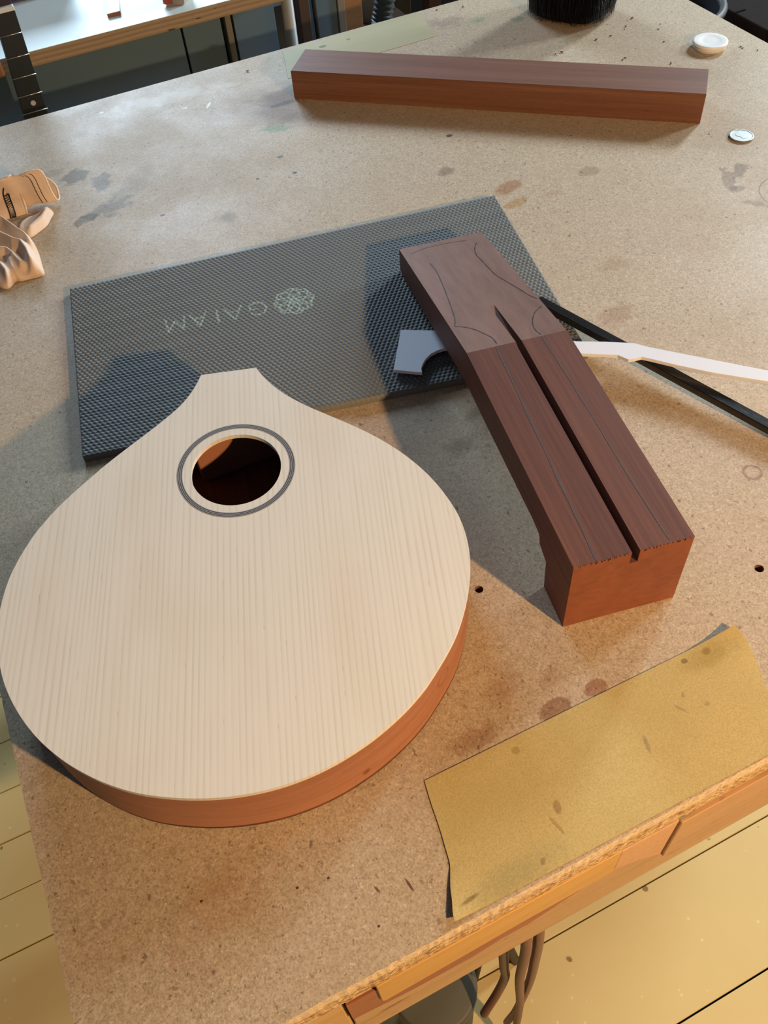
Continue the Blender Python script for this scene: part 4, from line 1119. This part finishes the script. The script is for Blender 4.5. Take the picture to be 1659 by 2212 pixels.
# fretted instrument standing between bench and worktable
m_ebony2 = plain('black_fingerboard', (0.007, 0.010, 0.017), 0.42, 0.45, var=0.3, scale=120)
m_maple = plain('olive_brown_neck_wood', (0.115, 0.085, 0.048), 0.45, 0.4, var=0.15)
m_nut = plain('bone_nut', (0.72, 0.74, 0.72), 0.4, 0.4)
m_fret = plain('nickel_fret_wire', (0.52, 0.50, 0.46), 0.32, 0.5, 0.9)
m_dot = plain('pearl_dot', (0.46, 0.43, 0.45), 0.35, 0.5)
m_body = plain('brown_varnished_body', (0.22, 0.09, 0.035), 0.3, 0.5)
ins = tag(empty('fretted_instrument', (0.05, 1.235, 0)), 'instrument with black fretted neck and white nut standing behind the far left edge', 'instrument')
FY = 1.2000
zn = T + 0.0806; L0 = 0.475
def fw(z): return 0.0124 + 0.034 * min(0.18, zn - z)      # half width grows from the nut towards the body
def FCz(z): return 0.0515 + 0.063 * (z - 0.06 - T)            # the neck leans a little
def fretz(k): return zn - L0 * (1 - 2 ** (-k / 12))
zb_ = zn - 0.33
FC = FCz(zb_)
FN = FCz(zn)
def slab(name, pts, y0, y1, mat, bev=0.0004, parent=None):
    bm = bmesh.new()
    a = [bm.verts.new((x, y0, z)) for x, z in pts]; b = [bm.verts.new((x, y1, z)) for x, z in pts]; n = len(pts)
    bm.faces.new(a); bm.faces.new(b[::-1])
    for i in range(n): bm.faces.new((a[i], b[i], b[(i + 1) % n], a[(i + 1) % n]))
    bmesh.ops.recalc_face_normals(bm, faces=bm.faces)
    if bev: bmesh.ops.bevel(bm, geom=bm.edges[:], offset=bev, segments=1, affect='EDGES')
    return bmobj(name, bm, mat, parent or ins)
slab('fingerboard', [(FN - fw(zn), zn - 0.002), (FN + fw(zn), zn - 0.002), (FC + fw(zb_), zb_), (FC - fw(zb_), zb_)], FY, FY + 0.006, m_ebony2)
slab('neck_shaft', [(FN - fw(zn) + 0.0006, zn + 0.004), (FN + fw(zn) - 0.0006, zn + 0.004), (FC + fw(zb_) - 0.001, zb_ + 0.02), (FC - fw(zb_) + 0.001, zb_ + 0.02)], FY + 0.0062, FY + 0.026, m_maple, 0.005)
slab('nut', [(FN - fw(zn) - 0.0003, zn - 0.0020), (FN + fw(zn) + 0.0003, zn - 0.0020), (FN + fw(zn) + 0.0003, zn + 0.0030), (FN - fw(zn) - 0.0003, zn + 0.0030)], FY - 0.0020, FY + 0.0060, m_nut, 0.0006)
slab('headstock', [(FN - 0.0150, zn + 0.0032), (FN + 0.0120, zn + 0.0032), (FN + 0.018, zn + 0.05), (FN + 0.022, zn + 0.16), (FN - 0.022, zn + 0.16), (FN - 0.026, zn + 0.05)], FY + 0.004, FY + 0.018, m_purple2, 0.001)
for k in range(1, 13):
    z = fretz(k); w = fw(z); fx = FCz(z)
    bmobj('fret', tube_bm([(fx - w, FY - 0.0003, z), (fx + w, FY - 0.0003, z)], 0.00065, 8), m_fret, ins, True)
zd = (fretz(4) + fretz(5)) / 2
bm = bmesh.new(); bmesh.ops.create_cone(bm, cap_ends=True, segments=24, radius1=0.0032, radius2=0.0032, depth=0.0008)
bmesh.ops.rotate(bm, verts=bm.verts, matrix=Matrix.Rotation(math.pi / 2, 3, 'X')); bmesh.ops.translate(bm, verts=bm.verts, vec=(FCz(zd) + 0.0010, FY - 0.0001, zd))
bmobj('position_dot', bm, m_dot, ins)
bo = [(FC + 0.055 * math.sin(t) * (1 + 0.7 * (1 - math.cos(t)) / 2) * 1.15, zb_ - 0.17 + 0.19 * math.cos(t)) for t in [2 * math.pi * k / 48 for k in range(48)]]
slab('body', bo, FY + 0.008, FY + 0.060, m_body, 0.003)
bmobj('end_pin', tube_bm([(FC, FY + 0.034, zb_ - 0.355), (FC, FY + 0.034, 0.0)], 0.006, 12), m_steel, ins, True)
clip = tag(empty('wooden_clamp', (0.022, 1.20, T + 0.02)), 'small orange-brown wooden clamp gripping the left side of the fretted neck', 'clamp')
m_clamp = plain('orange_brown_wood', (0.20, 0.075, 0.030), 0.5, 0.4, var=0.2, scale=80)
m_clampp = plain('pinkish_grey_pad', (0.20, 0.155, 0.15), 0.6, 0.3)
box('jaw', 0.004, 0.0275, 1.190, 1.2255, T + 0.0135, T + 0.0315, m_clamp, clip, 0.003)
box('pad', 0.005, 0.0265, 1.1915, 1.2245, T + 0.0317, T + 0.0445, m_clampp, clip, 0.002)

# ------------------------------------------------------------------ items beyond the far edge
m_brown = plain('dark_brown_board', (0.055, 0.034, 0.026), 0.6, 0.3, var=0.2)
m_lgt = plain('pale_grey_edge_strip', (0.19, 0.18, 0.165), 0.5, 0.4)
tag(box('brown_board', 0.470, 0.486, 1.345, 1.375, 0.0, T - 0.015, m_brown, None, 0.001, loc=(0.478, 1.36, 0)), 'thin dark brown upright board beside the white table leg', 'board')
gc = tag(empty('grey_door_panel', (0.52, 1.38, 0)), 'tall grey door panel with pale edge left of the wooden post', 'panel')
box('panel', 0.489, 0.541, 1.372, 1.390, 0.0, T - 0.02, m_grey, gc, 0.001)
box('edge_strip', 0.5415, 0.5535, 1.368, 1.390, 0.0, T - 0.02, m_lgt, gc, 0.001)
m_black = plain('black_plastic', (0.010, 0.010, 0.012), 0.5, 0.4)
tag(bmobj('black_cable', tube_bm(catmull([(0.4985, 1.362, T + 0.02), (0.5000, 1.362, T - 0.08), (0.5025, 1.362, T - 0.2), (0.505, 1.362, T - 0.5), (0.51, 1.35, 0.004)], 6), 0.0033, 10), m_black, None, True, loc=(0.5, 1.36, 0)), 'black cable hanging in front of the grey door panel', 'cable')
mN, _, _ = wood('wooden_post', [(0.3, (0.19, 0.095, 0.045)), (0.5, (0.26, 0.135, 0.066)), (0.75, (0.32, 0.18, 0.095))], 0.0, 3, 60, 0.6, 0.3, pk=0.2)
tag(box('wooden_post', 0.557, 0.590, 1.385, 1.420, 0.0, T - 0.02, mN.m, None, 0.002, loc=(0.573, 1.40, 0)), 'square brown wooden post standing beyond the far edge of the bench', 'post')
m_whitep = plain('grey_white_plastic', (0.34, 0.35, 0.34), 0.5, 0.4)
tag(bmobj('white_tub', lathe_bm([(0.0, T - 0.158), (0.026, T - 0.158), (0.029, T - 0.10), (0.0295, T - 0.095), (0.0, T - 0.095)], 0.645, 1.478, 32), m_whitep, None, True, loc=(0.645, 1.478, T - 0.158)), 'small greyish white tub on a brown box between post and hose', 'tub')
tag(box('brown_box', 0.600, 0.700, 1.440, 1.52, 0.0, T - 0.1582, m_brown, None, 0.002, loc=(0.65, 1.48, 0)), 'dark brown box standing beneath the greyish white tub', 'box')
m_hose = plain('dark_blue_grey_hose', (0.040, 0.055, 0.066), 0.45, 0.4)
m_hosee = plain('black_hose_cuff', (0.010, 0.012, 0.016), 0.45, 0.4)
hose = tag(empty('ribbed_hose', (0.63, 1.40, T - 0.3)), 'dark blue-grey ribbed vacuum hose with black cuff hanging beyond the far edge', 'hose')
hp_ = catmull([(0.6485, 1.40, T - 0.02), (0.640, 1.40, T - 0.09), (0.628, 1.40, T - 0.135)], 24)
bmobj('ribbed_tube', tube_bm(hp_, [0.0160 + 0.0016 * math.sin(k * 1.6) for k in range(len(hp_))], 20), m_hose, hose, True)
bmobj('cuff', tube_bm([(0.6285, 1.40, T - 0.1335), (0.616, 1.375, T - 0.21), (0.612, 1.335, T - 0.40)], 0.0172, 20), m_hosee, hose, True)
bmobj('lower_tube', tube_bm(catmull([(0.612, 1.334, T - 0.402), (0.62, 1.30, 0.2), (0.65, 1.25, 0.020), (0.76, 1.20, 0.018)], 6), 0.0160, 16), m_hose, hose, True)
m_beige = plain('dull_beige_board', (0.135, 0.115, 0.088), 0.6, 0.3)
tag(box('beige_board', 0.640, 0.747, 1.53, 1.55, 0.0, T - 0.04, m_beige, None, 0.001, loc=(0.69, 1.54, 0)), 'dull beige upright board behind the ribbed hose', 'board')
tag(box('black_board', 0.748, 0.900, 1.56, 1.60, 0.0, T - 0.05, m_black, None, 0.001, loc=(0.82, 1.58, 0)), 'black upright board right of the dull beige board beyond the bench', 'board')
m_redp = plain('dull_red_wood', (0.075, 0.022, 0.014), 0.6, 0.3)
tag(box('red_post', 0.768, 0.792, 1.50, 1.525, 0.0, T - 0.05, m_redp, None, 0.001, loc=(0.78, 1.51, 0)), 'dark red-brown post in front of the black board beyond the bench', 'post')

# right of the bench: dark bin and crate
bin_ = tag(empty('black_bin', (1.00, 1.08, 0)), 'round black bin with grey rim right of the far bench corner', 'bin')
m_rimg = plain('grey_bin_rim', (0.080, 0.076, 0.072), 0.5, 0.4)
m_binp = plain('dull_black_plastic', (0.010, 0.010, 0.011), 0.85, 0.15)
bmobj('tub', lathe_bm([(0.0, 0.004), (0.080, 0.004), (0.0955, T - 0.11), (0.0925, T - 0.11), (0.077, 0.010), (0.0, 0.010)], 0.982, 1.140, 48), m_binp, bin_, True)
ringp = [(0.982 + 0.096 * math.cos(2 * math.pi * k / 48), 1.140 + 0.096 * math.sin(2 * math.pi * k / 48), T - 0.105) for k in range(48)]
bmobj('rim_band', tube_bm(ringp, 0.006, 10, True), m_rimg, bin_, True)
m_dkb = plain('very_dark_brown_wood', (0.016, 0.011, 0.010), 0.9, 0.1, var=0.2)
crate = tag(empty('dark_crate', (1.25, 0.95, 0)), 'very dark brown wooden crate standing right of the bench beside the bin', 'crate')
for k in range(5):
    a = 0.80 + k * 0.075
    box('board', 1.102, 1.127, a + 0.002, a + 0.073, 0.0, T - 0.13, m_dkb, crate, 0.002)
box('box_top', 1.128, 1.45, 0.80, 1.175, 0.0, T - 0.135, m_dkb, crate, 0.002)
m_olive = plain('dark_olive_cloth', (0.050, 0.044, 0.034), 0.8, 0.2)
tag(box('olive_box', 0.960, 1.05, 0.62, 0.86, 0.0, T - 0.16, m_olive, None, 0.004, loc=(1.0, 0.74, 0)), 'dark olive box standing low against the right side of the bench', 'box')

# ------------------------------------------------------------------ under the front edge
m_can = plain('grey_green_metal', (0.105, 0.098, 0.066), 0.5, 0.4, var=0.12, scale=30)
can = tag(empty('grey_canister', (0.073, 0.180, 0)), 'dull grey-green round canister standing under the front of the bench', 'canister')
bmobj('drum', lathe_bm([(0.0, 0.002), (0.045, 0.002), (0.0465, 0.008), (0.0465, 0.246), (0.0, 0.246)], 0.073, 0.180, 48), m_can, can, True)
bmobj('lid', lathe_bm([(0.0468, 0.236), (0.0485, 0.238), (0.0485, 0.247), (0.0475, 0.2505), (0.044, 0.2515), (0.0, 0.2515)], 0.073, 0.180, 48), m_can, can, True)
m_cord = plain('red_brown_rubber_cord', (0.19, 0.058, 0.045), 0.4, 0.45, var=0.1)
cord = tag(empty('extension_cord', (0.14, 0.135, 0.3)), 'looped red-brown rubber cord hanging under the front of the bench', 'cord')
def loopc(pts, r=0.0046): return bmobj('cord_loop', tube_bm(catmull(pts, 10), r, 12), m_cord, cord, True)
loopc([(0.1200, 0.126, T - 0.16), (0.1270, 0.116, T - 0.25), (0.1350, 0.120, T - 0.42), (0.1500, 0.124, T - 0.60), (0.153, 0.122, T - 0.72), (0.147, 0.115, T - 0.80), (0.120, 0.108, T - 0.842), (0.05, 0.106, T - 0.843)])
loopc([(0.1325, 0.127, T - 0.16), (0.1400, 0.119, T - 0.25), (0.1510, 0.123, T - 0.40), (0.1580, 0.127, T - 0.52), (0.1600, 0.130, T - 0.62), (0.1560, 0.131, T - 0.72), (0.1500, 0.134, T - 0.80)])
loopc([(0.1110, 0.135, T - 0.155), (0.1180, 0.134, T - 0.28), (0.1270, 0.135, T - 0.42), (0.1320, 0.136, T - 0.48), (0.1260, 0.135, T - 0.54), (0.1080, 0.130, T - 0.59)])
stand = tag(empty('black_stand', (0.165, 0.25, 0)), 'black folding stand with slanted legs beside the canister under the bench', 'stand')
for (p, q) in (((0.135, 0.20, 0.0), (0.195, 0.240, 0.42)), ((0.205, 0.20, 0.0), (0.145, 0.240, 0.42)), ((0.135, 0.31, 0.0), (0.195, 0.27, 0.42)), ((0.205, 0.31, 0.0), (0.145, 0.27, 0.42))):
    bmobj('leg', tube_bm([p, q], 0.0085, 12, flat=0.6), m_black, stand, True)
box('top_bar', 0.138, 0.203, 0.228, 0.282, 0.42, 0.434, m_black, stand, 0.002)
